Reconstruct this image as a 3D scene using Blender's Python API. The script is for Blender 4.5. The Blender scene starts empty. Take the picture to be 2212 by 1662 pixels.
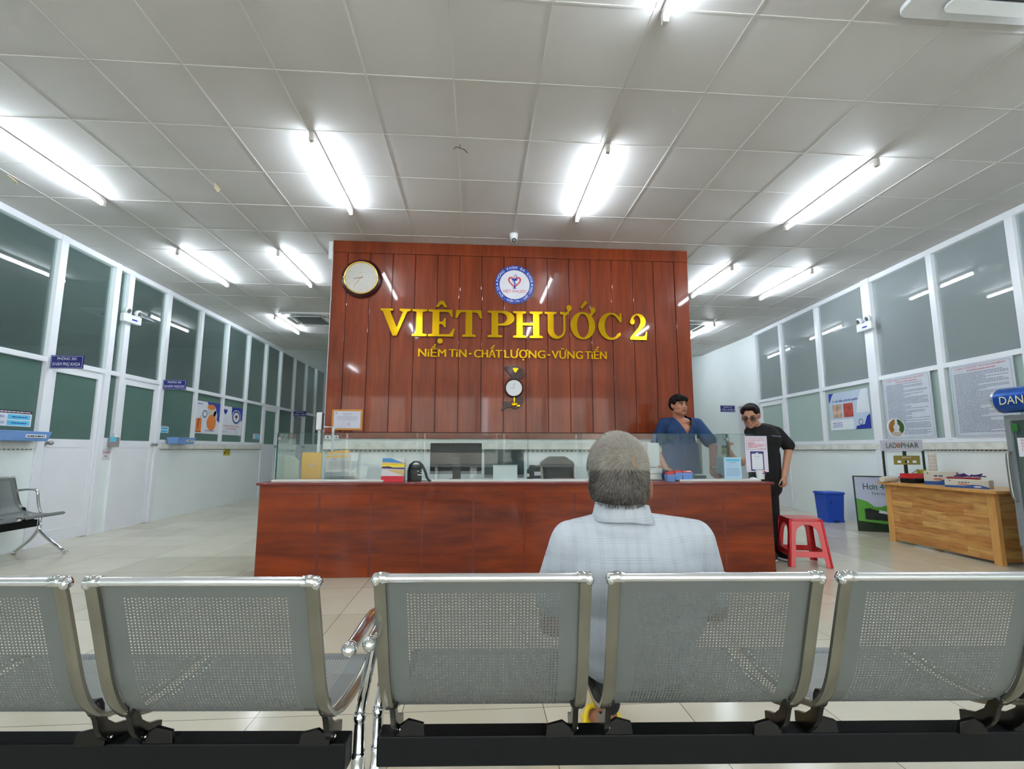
import bpy, bmesh, math, random
from math import sin, cos, pi, radians
from mathutils import Vector, Matrix, Euler
random.seed(7)
C = bpy.context.scene.collection
# ------------------------------------------------------------------ camera
F = 1060.0; H = 1.1
RM = Matrix(((0.9974093, -0.0719255, 0.0010), (-0.0104474, -0.1310136, 0.9913256), (0.071171, 0.988767, 0.1314)))
r_, u_, f_ = RM[0].normalized(), RM[1].normalized(), RM[2].normalized()
u_ = (u_ - f_*u_.dot(f_)).normalized(); r_ = f_.cross(u_).normalized()
cd = bpy.data.cameras.new('camera'); cam = bpy.data.objects.new('camera', cd); C.objects.link(cam)
cd.sensor_width = 36; cd.lens = F/2212*36; cd.clip_start = 0.05; cd.clip_end = 200
m4 = Matrix((r_, u_, -f_)).transposed().to_4x4(); m4.translation = Vector((0, 0, H)); cam.matrix_world = m4
bpy.context.scene.camera = cam
# ------------------------------------------------------------------ world, daylight from the open street side, exposure
w = bpy.data.worlds.new('world'); bpy.context.scene.world = w; w.use_nodes = True
bg = w.node_tree.nodes['Background']; bg.inputs[0].default_value = (0.80, 0.90, 1.0, 1); bg.inputs[1].default_value = 4.6
vs = bpy.context.scene.view_settings
vs.view_transform = 'Standard'; vs.look = 'None'; vs.gamma = 1; vs.use_curve_mapping = False; vs.exposure = 1.25
TUBE_STRENGTH = 42.0
CE = 3.65
# ------------------------------------------------------------------ helpers
def ray(x, y):
    return r_*((x-1106)/F) - u_*((y-831)/F) + f_
def pY(x, y, Y):
    d = ray(x, y); return d*(Y/d.y) + Vector((0, 0, H))
def pX(x, y, X):
    d = ray(x, y); return d*(X/d.x) + Vector((0, 0, H))
def lin(c):
    return tuple(((v/255)/12.92 if v/255 <= 0.04045 else ((v/255+0.055)/1.055)**2.4) for v in c)
MT = {}
def mat(name, col, rough=0.5, metal=0.0, emit=0.0, coat=0.0, spec=0.5, noise=None, bump=0.0, alpha=1.0):
    """procedural Principled material, sRGB 0-255 colour; noise=(scale,(sx,sy,sz),amount) varies the colour"""
    if name in MT: return MT[name]
    m = bpy.data.materials.new(name); m.use_nodes = True; nt = m.node_tree; b = nt.nodes['Principled BSDF']
    c = lin(col)
    b.inputs['Base Color'].default_value = (*c, 1); b.inputs['Roughness'].default_value = rough
    b.inputs['Metallic'].default_value = metal; b.inputs['Coat Weight'].default_value = coat
    b.inputs['Coat Roughness'].default_value = 0.06; b.inputs['Specular IOR Level'].default_value = spec
    if emit > 0:
        b.inputs['Emission Color'].default_value = (*c, 1); b.inputs['Emission Strength'].default_value = emit
    tc = nt.nodes.new('ShaderNodeTexCoord'); mp = nt.nodes.new('ShaderNodeMapping'); n = nt.nodes.new('ShaderNodeTexNoise')
    sc, sv, am = noise if noise else (6.0, (1, 1, 1), 0.04)
    mp.inputs['Scale'].default_value = sv; n.inputs['Scale'].default_value = sc; n.inputs['Detail'].default_value = 5
    nt.links.new(tc.outputs['Object'], mp.inputs[0]); nt.links.new(mp.outputs[0], n.inputs['Vector'])
    r = nt.nodes.new('ShaderNodeValToRGB')
    r.color_ramp.elements[0].position = 0.3; r.color_ramp.elements[1].position = 0.7
    r.color_ramp.elements[0].color = (*[v*(1-am) for v in c], 1); r.color_ramp.elements[1].color = (*[min(1, v*(1+am)) for v in c], 1)
    nt.links.new(n.outputs['Fac'], r.inputs[0]); nt.links.new(r.outputs[0], b.inputs['Base Color'])
    if bump > 0:
        bp = nt.nodes.new('ShaderNodeBump'); bp.inputs['Strength'].default_value = bump; bp.inputs['Distance'].default_value = 0.01
        nt.links.new(n.outputs['Fac'], bp.inputs['Height']); nt.links.new(bp.outputs[0], b.inputs['Normal'])
    MT[name] = m; return m
def glass(name, tint, diffuse=0.0, dcol=(200, 215, 208), gl=1.0, rough=0.0):
    m = bpy.data.materials.new(name); m.use_nodes = True; nt = m.node_tree; nt.nodes.clear()
    out = nt.nodes.new('ShaderNodeOutputMaterial'); tr = nt.nodes.new('ShaderNodeBsdfTransparent'); tr.inputs[0].default_value = (*lin(tint), 1)
    gs = nt.nodes.new('ShaderNodeBsdfGlossy'); gs.inputs['Roughness'].default_value = rough; gs.inputs[0].default_value = (1, 1, 1, 1)
    fr = nt.nodes.new('ShaderNodeFresnel'); fr.inputs[0].default_value = 1.5
    mx = nt.nodes.new('ShaderNodeMixShader'); mul = nt.nodes.new('ShaderNodeMath'); mul.operation = 'MULTIPLY'; mul.inputs[1].default_value = gl; mul.use_clamp = True
    nt.links.new(fr.outputs[0], mul.inputs[0]); nt.links.new(mul.outputs[0], mx.inputs[0])
    base = tr.outputs[0]
    if diffuse > 0:
        df = nt.nodes.new('ShaderNodeBsdfDiffuse'); df.inputs[0].default_value = (*lin(dcol), 1)
        tl = nt.nodes.new('ShaderNodeBsdfTranslucent'); tl.inputs[0].default_value = (*lin(dcol), 1)
        m1 = nt.nodes.new('ShaderNodeMixShader'); m1.inputs[0].default_value = 0.35
        nt.links.new(df.outputs[0], m1.inputs[1]); nt.links.new(tl.outputs[0], m1.inputs[2])
        m2 = nt.nodes.new('ShaderNodeMixShader'); m2.inputs[0].default_value = diffuse
        nt.links.new(tr.outputs[0], m2.inputs[1]); nt.links.new(m1.outputs[0], m2.inputs[2]); base = m2.outputs[0]
    nt.links.new(base, mx.inputs[1]); nt.links.new(gs.outputs[0], mx.inputs[2]); nt.links.new(mx.outputs[0], out.inputs[0])
    return m
def B(): return bmesh.new()
def box(bm, x0, x1, y0, y1, z0, z1, M=None):
    vs_ = [Vector((x, y, z)) for x in (x0, x1) for y in (y0, y1) for z in (z0, z1)]
    if M is not None: vs_ = [M @ v for v in vs_]
    v = [bm.verts.new(p) for p in vs_]
    for f in ((0, 1, 3, 2), (4, 6, 7, 5), (0, 4, 5, 1), (2, 3, 7, 6), (0, 2, 6, 4), (1, 5, 7, 3)): bm.faces.new([v[i] for i in f])
    return bm
def sph(bm, c, r, seg=16, ring=10, M=None):
    if not hasattr(r, '__len__'): r = (r, r, r)
    mm = Matrix.Translation(Vector(c)) @ (M.to_4x4() if M is not None else Matrix.Identity(4)) @ Matrix.Diagonal((*r, 1))
    bmesh.ops.create_uvsphere(bm, u_segments=seg, v_segments=ring, radius=1.0, matrix=mm); return bm
def cap(bm, a, b, ra, rb=None, seg=14, ends=True, flat=1.0):
    """tapered limb with round ends"""
    rb = ra if rb is None else rb; a = Vector(a); b = Vector(b); d = b-a; L = d.length or 1e-6
    q = d.to_track_quat('Z', 'Y').to_matrix().to_4x4()
    bmesh.ops.create_cone(bm, cap_ends=True, segments=seg, radius1=ra, radius2=rb, depth=L, matrix=Matrix.Translation((a+b)/2) @ q)
    if ends:
        sph(bm, a, ra, seg, 8); sph(bm, b, rb, seg, 8)
    return bm
def cyl(bm, a, b, r, seg=16, r2=None):
    return cap(bm, a, b, r, r if r2 is None else r2, seg, ends=False)
def smoothpath(pts, n=6):
    P = [Vector(p) for p in pts]; P = [P[0]*2-P[1]]+P+[P[-1]*2-P[-2]]; out = []
    for i in range(1, len(P)-2):
        for k in range(n):
            t = k/n; a, b, c, d = P[i-1:i+3]
            out.append(0.5*((2*b)+(-a+c)*t+(2*a-5*b+4*c-d)*t*t+(-a+3*b-3*c+d)*t**3))
    out.append(P[-2]); return out
def sweep(bm, pts, r, seg=10, prof=None, up=None, rs=None, close=True):
    """tube (or profile prof in the side/up plane) along pts"""
    P = [Vector(p) for p in pts]; rings = []
    prof = prof or [(cos(2*pi*k/seg), sin(2*pi*k/seg)) for k in range(seg)]
    last = None
    for i, p in enumerate(P):
        t = (P[min(i+1, len(P)-1)]-P[max(i-1, 0)]).normalized()
        if last is None:
            a = Vector(up) if up else (Vector((0, 0, 1)) if abs(t.z) < 0.9 else Vector((1, 0, 0)))
        else: a = last
        s = t.cross(a).normalized(); n = s.cross(t).normalized(); last = n
        rr = rs[i] if rs else r
        rings.append([bm.verts.new(p+s*(q[0]*rr)+n*(q[1]*rr)) for q in prof])
    k = len(prof)
    for i in range(len(rings)-1):
        for j in range(k): bm.faces.new((rings[i][j], rings[i][(j+1) % k], rings[i+1][(j+1) % k], rings[i+1][j]))
    if close: bm.faces.new(rings[0][::-1]); bm.faces.new(rings[-1])
    return bm
def lathe(bm, prof, c=(0, 0, 0), seg=24, axis='Z', M=None, caps=True):
    c = Vector(c); rings = []
    for r, h in prof:
        ring = []
        for k in range(seg):
            a = 2*pi*k/seg; v = Vector((r*cos(a), r*sin(a), h))
            if axis == 'Y': v = Vector((r*cos(a), h, r*sin(a)))
            if axis == 'X': v = Vector((h, r*cos(a), r*sin(a)))
            if M is not None: v = M @ v
            ring.append(bm.verts.new(c+v))
        rings.append(ring)
    for i in range(len(rings)-1):
        for j in range(seg): bm.faces.new((rings[i][j], rings[i][(j+1) % seg], rings[i+1][(j+1) % seg], rings[i+1][j]))
    for ring in ((rings[0], rings[-1]) if caps else ()):
        try: bm.faces.new(ring)
        except ValueError: pass
    return bm
def area2(l): return sum(l[i][0]*l[(i+1) % len(l)][1]-l[(i+1) % len(l)][0]*l[i][1] for i in range(len(l)))
def poly(bm, loops, t, M=None):
    """flat outline (first loop outer, others holes) in local x,z given thickness t along +y (front face at y=0)"""
    M = M or Matrix.Identity(4); tmp = bmesh.new(); edges = []
    for l in loops:
        vs_ = [tmp.verts.new((p[0], 0, p[1])) for p in l]
        for i in range(len(vs_)): edges.append(tmp.edges.new((vs_[i], vs_[(i+1) % len(vs_)])))
    bmesh.ops.triangle_fill(tmp, use_beauty=True, use_dissolve=False, edges=edges)
    tmp.verts.index_update(); base = [v.co.copy() for v in tmp.verts]; tris = [[v.index for v in f.verts] for f in tmp.faces]
    eds = [[v.index for v in e.verts] for e in edges if e.is_valid]; tmp.free()
    fr = [bm.verts.new(M @ p) for p in base]; bk = [bm.verts.new(M @ (p+Vector((0, t, 0)))) for p in base]
    for tr in tris: bm.faces.new([fr[i] for i in tr]); bm.faces.new([bk[i] for i in reversed(tr)])
    for a, b in eds: bm.faces.new((fr[a], fr[b], bk[b], bk[a]))
    return bm
def circ(cx, cy, rx, ry=None, n=32, a0=0, a1=2*pi):
    ry = rx if ry is None else ry
    full = abs(a1-a0-2*pi) < 1e-6
    return [(cx+rx*cos(a0+(a1-a0)*k/(n if full else n-1)), cy+ry*sin(a0+(a1-a0)*k/(n if full else n-1))) for k in range(n)]
def rrect(x0, x1, y0, y1, r, n=4):
    o = []
    for cx, cy, a in ((x1-r, y0+r, -pi/2), (x1-r, y1-r, 0), (x0+r, y1-r, pi/2), (x0+r, y0+r, pi)):
        o += [(cx+r*cos(a+pi/2*k/n), cy+r*sin(a+pi/2*k/n)) for k in range(n+1)]
    return o
def link(name, me, m, parent=None, smooth=False, bevel=0.0):
    o = bpy.data.objects.new(name, me); C.objects.link(o)
    if m is not None:
        for k in (m if isinstance(m, (list, tuple)) else [m]): me.materials.append(k)
    if smooth:
        for p in me.polygons: p.use_smooth = True
    if smooth == 'auto':
        try: me.set_sharp_from_angle(angle=radians(38))
        except Exception: pass
    if bevel > 0:
        b = o.modifiers.new('bevel', 'BEVEL'); b.width = bevel; b.segments = 2; b.limit_method = 'ANGLE'
    if parent is not None: o.parent = parent
    return o
def obj(name, bm, m, parent=None, smooth=False, bevel=0.0):
    me = bpy.data.meshes.new(name); bmesh.ops.recalc_face_normals(bm, faces=bm.faces[:]); bm.to_mesh(me); bm.free()
    return link(name, me, m, parent, smooth, bevel)
def tag(o, label=None, cat=None, group=None, kind=None):
    if label:
        o['label'] = label
        if len(label.split()) > 16: print('LONGLABEL', label)
    if cat: o['category'] = cat
    if group: o['group'] = group
    if kind: o['kind'] = kind
    return o
def empty(name, loc=(0, 0, 0), rz=0.0, label=None, cat=None, group=None, kind=None):
    o = bpy.data.objects.new(name, None); C.objects.link(o); o.empty_display_size = 0.1
    o.location = loc; o.rotation_euler = (0, 0, rz); return tag(o, label, cat, group, kind)
def struct(name, bm, m, parent=None, **k):
    o = obj(name, bm, m, parent, **k)
    if parent is None: o['kind'] = 'structure'
    return o
def copy_tree(o, parent=None):
    c = o.copy(); C.objects.link(c); c.parent = parent
    for ch in list(o.children): copy_tree(ch, c)
    return c
_txt = {}
HORNS = {'Ơ': 'O', 'Ợ': 'Ọ', 'Ớ': 'Ó', 'Ờ': 'Ò', 'ơ': 'o', 'ớ': 'ó', 'ờ': 'ò', 'ợ': 'ọ'}
def text_bm(bm, s, size, M, thick=0.001, bold=0.0, xs=1.0, align='CENTER', mirror=False):
    """real lettering; local x right, z up, facing -y, centred (or left) at the matrix origin"""
    key = (s, bold); raw = s
    if key not in _txt:
        s = ''.join(HORNS.get(ch, ch) for ch in raw)
        cu = bpy.data.curves.new('t', 'FONT'); cu.body = s; cu.size = 1.0; cu.offset = bold; cu.resolution_u = 3; cu.fill_mode = 'FRONT'
        o = bpy.data.objects.new('t', cu); C.objects.link(o)
        dg = bpy.context.evaluated_depsgraph_get(); dg.update(); me = bpy.data.meshes.new_from_object(o.evaluated_get(dg))
        _txt[key] = ([v.co.copy() for v in me.vertices], [list(p.vertices) for p in me.polygons])
        bpy.data.objects.remove(o); bpy.data.curves.remove(cu); bpy.data.meshes.remove(me)
        for i, ch in enumerate(raw):
            if ch in HORNS:
                text_bm(bmesh.new(), s[:i+1], 1, Matrix.Identity(4), bold=bold); xr = max(v.x for v in _txt[(s[:i+1], bold)][0]); y = 0.66 if ch.isupper() else 0.46
                n = len(_txt[key][0]); _txt[key][0].extend(Vector(p) for p in ((xr-0.10, y-0.10, 0), (xr-0.02, y-0.08, 0), (xr+0.06, y+0.02, 0), (xr+0.07, y+0.12, 0), (xr-0.01, y+0.12, 0), (xr-0.02, y+0.0, 0))); _txt[key][1].append(list(range(n, n+6)))
    V, P = _txt[key]
    if not V: return 0
    x0 = min(v.x for v in V); x1 = max(v.x for v in V)
    ox = {'CENTER': (x0+x1)/2, 'LEFT': x0}[align]
    sgn = -1 if mirror else 1
    fr = [bm.verts.new(M @ Vector((sgn*(v.x-ox)*size*xs, -thick, v.y*size))) for v in V]
    for p in P:
        try: bm.faces.new([fr[i] for i in p])
        except ValueError: pass
    return (x1-x0)*size*xs
def tfit(bm, s, width, height, M, **k):
    """text scaled to a given width and cap height"""
    text_bm(B(), s, 1, Matrix.Identity(4), bold=k.get('bold', 0.0)); V = _txt[(s, k.get('bold', 0.0))][0]
    wd = max(v.x for v in V)-min(v.x for v in V); size = height/0.70
    return text_bm(bm, s, size, M, xs=width/(wd*size), **k)
def T(x, y, z, rz=0.0): return Matrix.Translation((x, y, z)) @ Matrix.Rotation(rz, 4, 'Z')
def scribble(bm, x0, x1, z, h, M, y=-0.001, seed=0, fill=1.0):
    """one line of small illegible print: word-length bars"""
    rd = random.Random(seed); x = x0; end = x0+(x1-x0)*fill
    while x < end-h:
        wd = min(rd.uniform(1.2, 4.5)*h, end-x)
        v = [bm.verts.new(M @ Vector(p)) for p in ((x, y, z), (x+wd, y, z), (x+wd, y, z+h), (x, y, z+h))]; bm.faces.new(v)
        x += wd+h*0.7
def remesh_blob(name, bm, m, parent, voxel=0.007, it=4, cuts=None, fac=0.5):
    me = bpy.data.meshes.new('tmp'); bm.to_mesh(me); bm.free()
    o = bpy.data.objects.new('tmp', me); C.objects.link(o)
    r = o.modifiers.new('r', 'REMESH'); r.mode = 'VOXEL'; r.voxel_size = voxel
    s = o.modifiers.new('s', 'SMOOTH'); s.factor = fac; s.iterations = it
    dg = bpy.context.evaluated_depsgraph_get(); dg.update(); me2 = bpy.data.meshes.new_from_object(o.evaluated_get(dg)); me2.name = name
    bpy.data.objects.remove(o); bpy.data.meshes.remove(me); me2.materials.clear()
    if cuts:
        b = bmesh.new(); b.from_mesh(me2); cuts(b); b.to_mesh(me2); b.free()
    return link(name, me2, m, parent, smooth=True)
I4 = Matrix.Identity(4)
# ------------------------------------------------------------------ materials
WHITE = mat('white_paint', (240, 247, 247), 0.45, noise=(1.2, (1, 1, 1), 0.03))
FRAME = mat('white_aluminium', (238, 240, 246), 0.3, noise=(3, (1, 1, 1), 0.02))
PLASTW = mat('white_plastic', (226, 228, 230), 0.35)
PAPER = mat('white_paper', (226, 228, 236), 0.6)
BLACKP = mat('black_plastic', (16, 17, 20), 0.35)
GREYP = mat('grey_plastic', (120, 124, 128), 0.4)
NAVY = mat('navy_sign_board', (22, 24, 110), 0.4)
CHROME = mat('chrome', (225, 228, 232), 0.07, metal=1.0)
DCHROME = mat('dark_cast_metal', (10, 9, 9), 0.3, coat=0.25, spec=0.3)
BEAMM = mat('black_painted_steel', (9, 12, 15), 0.55, spec=0.25, noise=(40, (1, 1, 1), 0.15))
SHEET = mat('silver_painted_sheet', (114, 118, 117), 0.45, metal=0.25, noise=(8, (1, 1, 1), 0.04))
FRAMEM = mat('satin_grey_tube', (140, 138, 127), 0.22, metal=0.75, noise=(9, (1, 1, 1), 0.12))
ALU = mat('aluminium_rail', (226, 228, 232), 0.22, metal=0.8)
GOLD = mat('gold_mirror_letters', (226, 178, 30), 0.16, metal=1.0)
GOLDE = mat('gold_letter_edges', (120, 84, 10), 0.35, metal=0.8)
REDP = mat('red_plastic', (205, 22, 34), 0.28, coat=0.3)
BLUEP = mat('blue_bin_plastic', (18, 70, 178), 0.4)
SKYB = mat('sky_blue_basket', (118, 160, 220), 0.4)
MARBLE = mat('marble_ledge', (226, 226, 218), 0.3, noise=(9, (1, 1, 1), 0.14))
SKIN1 = mat('tan_skin', (150, 98, 74), 0.5, noise=(20, (1, 1, 1), 0.06))
SKIN2 = mat('light_skin', (190, 138, 112), 0.5, noise=(20, (1, 1, 1), 0.05))
SKIN3 = mat('brown_skin', (176, 118, 92), 0.5, noise=(20, (1, 1, 1), 0.05))
HAIRB = mat('black_hair', (12, 10, 11), 0.65, spec=0.2, noise=(60, (1, 1, 6), 0.5), bump=0.4)
HAIRD = mat('dark_brown_hair', (26, 17, 17), 0.65, spec=0.2, noise=(60, (6, 1, 1), 0.5), bump=0.4)
SCRUB = mat('navy_blue_scrubs', (16, 52, 98), 0.75, noise=(5, (1, 1, 1), 0.1), bump=0.3)
TEE = mat('black_cotton', (12, 12, 15), 0.85, noise=(5, (1, 1, 1), 0.1), bump=0.2)
DENIM = mat('dark_trousers', (24, 26, 34), 0.85)
CEILB = mat('tube_batten', (196, 190, 184), 0.4)
TUBE = mat('lit_tube', (232, 244, 255), 0.5, emit=TUBE_STRENGTH)
SCREEN = mat('dark_glass_screen', (8, 10, 13), 0.3, spec=0.25)
STEEL = mat('stainless_steel', (150, 150, 146), 0.3, metal=0.8)
MAROON = mat('lacquered_dark_wood', (52, 12, 20), 0.35, coat=0.12)
PURPLE = mat('purple_plastic', (60, 24, 110), 0.4)
GREEN = mat('green_print', (40, 110, 40), 0.5); ORANGE = mat('orange_print', (226, 128, 58), 0.5); YELLOW = mat('yellow_print', (236, 206, 40), 0.5)
REDI = mat('red_print', (206, 40, 56), 0.6); BLUEI = mat('blue_print', (32, 52, 160), 0.5); CYANI = mat('cyan_print', (96, 196, 226), 0.5)
GREYI = mat('grey_print', (118, 122, 146), 0.6); WHITEI = mat('white_lettering', (232, 236, 246), 0.5); BLACKI = mat('black_lettering', (26, 28, 34), 0.5)
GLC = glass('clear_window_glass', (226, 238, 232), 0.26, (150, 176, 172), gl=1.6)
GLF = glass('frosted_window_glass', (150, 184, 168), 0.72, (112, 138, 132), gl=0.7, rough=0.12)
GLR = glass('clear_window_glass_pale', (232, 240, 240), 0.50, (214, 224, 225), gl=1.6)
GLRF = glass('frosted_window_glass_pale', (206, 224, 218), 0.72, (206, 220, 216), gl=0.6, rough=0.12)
GLK = glass('counter_glass', (246, 250, 249), 0.02, (200, 220, 220), gl=0.55)
GLE = mat('glass_edge', (28, 96, 92), 0.1)
ACRY = glass('clear_acrylic', (240, 243, 245), 0.06, (220, 224, 228), gl=0.8)

def wood(name, dark, light, scale, stretch, rough, coat, contrast=(0.3, 0.75), spec=0.25):
    m = bpy.data.materials.new(name); m.use_nodes = True; nt = m.node_tree; b = nt.nodes['Principled BSDF']; L = nt.links.new
    tc = nt.nodes.new('ShaderNodeTexCoord'); mp = nt.nodes.new('ShaderNodeMapping'); mp.inputs['Scale'].default_value = stretch
    n = nt.nodes.new('ShaderNodeTexNoise'); n.inputs['Scale'].default_value = scale; n.inputs['Detail'].default_value = 6; n.inputs['Distortion'].default_value = 1.2
    wv = nt.nodes.new('ShaderNodeTexNoise'); wv.inputs['Scale'].default_value = scale*6; wv.inputs['Detail'].default_value = 3
    L(tc.outputs['Object'], mp.inputs[0]); L(mp.outputs[0], n.inputs['Vector']); L(mp.outputs[0], wv.inputs['Vector'])
    mx = nt.nodes.new('ShaderNodeMath'); mx.operation = 'MULTIPLY_ADD'; mx.inputs[1].default_value = 0.35; L(wv.outputs['Fac'], mx.inputs[0])
    sb = nt.nodes.new('ShaderNodeMath'); sb.operation = 'MULTIPLY'; sb.inputs[1].default_value = 0.68; L(n.outputs['Fac'], sb.inputs[0]); L(sb.outputs[0], mx.inputs[2])
    r = nt.nodes.new('ShaderNodeValToRGB'); r.color_ramp.elements[0].position = contrast[0]; r.color_ramp.elements[1].position = contrast[1]
    r.color_ramp.elements[0].color = (*lin(dark), 1); r.color_ramp.elements[1].color = (*lin(light), 1)
    L(mx.outputs[0], r.inputs[0]); L(r.outputs[0], b.inputs['Base Color'])
    b.inputs['Roughness'].default_value = rough; b.inputs['Coat Weight'].default_value = coat; b.inputs['Coat Roughness'].default_value = 0.05; b.inputs['Specular IOR Level'].default_value = spec
    return m
PANELW = wood('varnished_wall_boards', (98, 33, 7), (152, 62, 20), 2.2, (2.6, 2.6, 0.22), 0.42, 0.6)
PANELD = wood('varnished_grooves', (74, 26, 16), (96, 38, 22), 2.2, (2.6, 2.6, 0.22), 0.35, 0.3)
CNTW = wood('counter_veneer', (82, 22, 5), (156, 62, 13), 0.9, (0.5, 0.5, 3.2), 0.36, 0.16, (0.34, 0.68))
CNTR = wood('counter_red_edge', (104, 30, 30), (128, 42, 38), 2.0, (0.5, 1, 1), 0.3, 0.3)
INLAY = wood('inlay_strip', (104, 34, 24), (128, 52, 38), 3.0, (1, 1, 1), 0.35, 0.3)

def floor_mat():
    m = bpy.data.materials.new('polished_beige_floor_tiles'); m.use_nodes = True; nt = m.node_tree; b = nt.nodes['Principled BSDF']; L = nt.links.new
    tc = nt.nodes.new('ShaderNodeTexCoord'); mp = nt.nodes.new('ShaderNodeMapping'); mp.inputs['Location'].default_value = (0.9, -2.26, 0)
    mp.inputs['Scale'].default_value = (1, 1, 1)
    br = nt.nodes.new('ShaderNodeTexBrick'); br.offset = 0.0; br.inputs['Scale'].default_value = 1.0
    br.inputs['Mortar Size'].default_value = 0.0018; br.inputs['Brick Width'].default_value = 0.6; br.inputs['Row Height'].default_value = 0.64
    br.inputs['Color1'].default_value = (*lin((196, 188, 168)), 1); br.inputs['Color2'].default_value = (*lin((218, 211, 192)), 1); br.inputs['Mortar'].default_value = (*lin((96, 88, 74)), 1)
    br.inputs['Mortar Smooth'].default_value = 0.2; br.inputs['Bias'].default_value = 0.1
    n = nt.nodes.new('ShaderNodeTexNoise'); n.inputs['Scale'].default_value = 2.2; n.inputs['Detail'].default_value = 6; n.inputs['Distortion'].default_value = 1.5
    mx = nt.nodes.new('ShaderNodeMix'); mx.data_type = 'RGBA'; mx.blend_type = 'MULTIPLY'; mx.inputs[0].default_value = 0.35
    r = nt.nodes.new('ShaderNodeValToRGB'); r.color_ramp.elements[0].position = 0.3; r.color_ramp.elements[0].color = (0.80, 0.75, 0.66, 1); r.color_ramp.elements[1].position = 0.75; r.color_ramp.elements[1].color = (1, 1, 1, 1)
    L(tc.outputs['Object'], mp.inputs[0]); L(mp.outputs[0], br.inputs['Vector']); L(tc.outputs['Object'], n.inputs['Vector'])
    L(n.outputs['Fac'], r.inputs[0]); L(br.outputs['Color'], mx.inputs[6]); L(r.outputs[0], mx.inputs[7]); L(mx.outputs[2], b.inputs['Base Color'])
    b.inputs['Roughness'].default_value = 0.16; b.inputs['Specular IOR Level'].default_value = 0.5
    return m
def ceil_mat():
    m = bpy.data.materials.new('suspended_ceiling_boards'); m.use_nodes = True; nt = m.node_tree; b = nt.nodes['Principled BSDF']; L = nt.links.new
    tc = nt.nodes.new('ShaderNodeTexCoord'); mp = nt.nodes.new('ShaderNodeMapping'); mp.inputs['Location'].default_value = (1.985, -3.122, 0)
    br = nt.nodes.new('ShaderNodeTexBrick'); br.offset = 0.0; br.inputs['Scale'].default_value = 1.0; br.inputs['Mortar Size'].default_value = 0.007
    br.inputs['Brick Width'].default_value = 0.6; br.inputs['Row Height'].default_value = 0.642; br.inputs['Mortar Smooth'].default_value = 0.6
    br.inputs['Color1'].default_value = (*lin((204, 201, 200)), 1); br.inputs['Color2'].default_value = (*lin((211, 209, 207)), 1)
    n = nt.nodes.new('ShaderNodeTexNoise'); n.inputs['Scale'].default_value = 1.7; n.inputs['Detail'].default_value = 4
    r = nt.nodes.new('ShaderNodeValToRGB'); r.color_ramp.elements[0].position = 0.42; r.color_ramp.elements[0].color = (*lin((120, 114, 106)), 1)
    r.color_ramp.elements[1].position = 0.56; r.color_ramp.elements[1].color = (*lin((204, 202, 198)), 1)
    g = nt.nodes.new('ShaderNodeTexNoise'); g.inputs['Scale'].default_value = 0.8; g.inputs['Detail'].default_value = 7
    r2 = nt.nodes.new('ShaderNodeValToRGB'); r2.color_ramp.elements[0].position = 0.3; r2.color_ramp.elements[0].color = (0.9, 0.89, 0.87, 1); r2.color_ramp.elements[1].position = 0.6; r2.color_ramp.elements[1].color = (1, 1, 1, 1)
    mx = nt.nodes.new('ShaderNodeMix'); mx.data_type = 'RGBA'; mx.blend_type = 'MULTIPLY'; mx.inputs[0].default_value = 1.0
    L(tc.outputs['Object'], mp.inputs[0]); L(mp.outputs[0], br.inputs['Vector']); L(tc.outputs['Object'], n.inputs['Vector']); L(tc.outputs['Object'], g.inputs['Vector'])
    L(n.outputs['Fac'], r.inputs[0]); L(r.outputs[0], br.inputs['Mortar']); L(g.outputs['Fac'], r2.inputs[0]); L(br.outputs['Color'], mx.inputs[6]); L(r2.outputs[0], mx.inputs[7]); L(mx.outputs[2], b.inputs['Base Color'])
    b.inputs['Roughness'].default_value = 0.55; b.inputs['Specular IOR Level'].default_value = 0.3
    return m
FLOORM = floor_mat(); CEILM = ceil_mat()
# ================================================================== THE SETTING
YB = -6.2; YC = 12.8; YE = 16.4; XL = -4.97
def RX(y): return 5.67+0.0715*(y-4.43)
b = B(); box(b, -11, 12, YB-14, YE+0.2, -0.1, 0.0); struct('floor', b, FLOORM)
b = B(); box(b, -11, 12, YB-0.2, YC, CE, CE+0.05); struct('ceiling', b, CEILM)
b = B()
for k in range(-6, 15): box(b, -1.984+0.6*k-0.006, -1.984+0.6*k+0.006, YB, YC, CE-0.004, CE)
for k in range(-14, 16): box(b, XL, 6.4, 3.122+0.642*k-0.006, 3.122+0.642*k+0.006, CE-0.0035, CE)
struct('trim_1', b, mat('ceiling_grid_bars', (204, 202, 199), 0.5, noise=(1.3, (1, 1, 1), 0.16)))
b = B(); box(b, -11, 12, YC, YE+0.2, 4.7, 4.75); box(b, -11, 12, YC-0.03, YC, CE, 4.7); struct('ceiling_rear', b, WHITE)
b = B(); box(b, -11, 12, YE, YE+0.15, 0, 4.7); struct('wall_back', b, WHITE)
b = B(); box(b, XL-0.1, XL, YC, YE, CE, 4.7); struct('wall_left_upper', b, WHITE)
# rooms behind the partitions
b = B(); box(b, -9.6, -9.5, YB, YE, 0, 4.7); struct('wall_far_left', b, WHITE)
b = B(); box(b, -9.5, XL-0.08, YC+0.1, YC+0.2, 0, CE); struct('wall_left_room_end', b, WHITE)
b = B(); box(b, RX(10.17)+0.08, 11, 10.2, 10.3, 0, CE); struct('wall_right_room_end', b, WHITE)
b = B(); box(b, 11, 11.1, YB, 10.3, 0, CE); struct('wall_far_right', b, WHITE)
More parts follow.
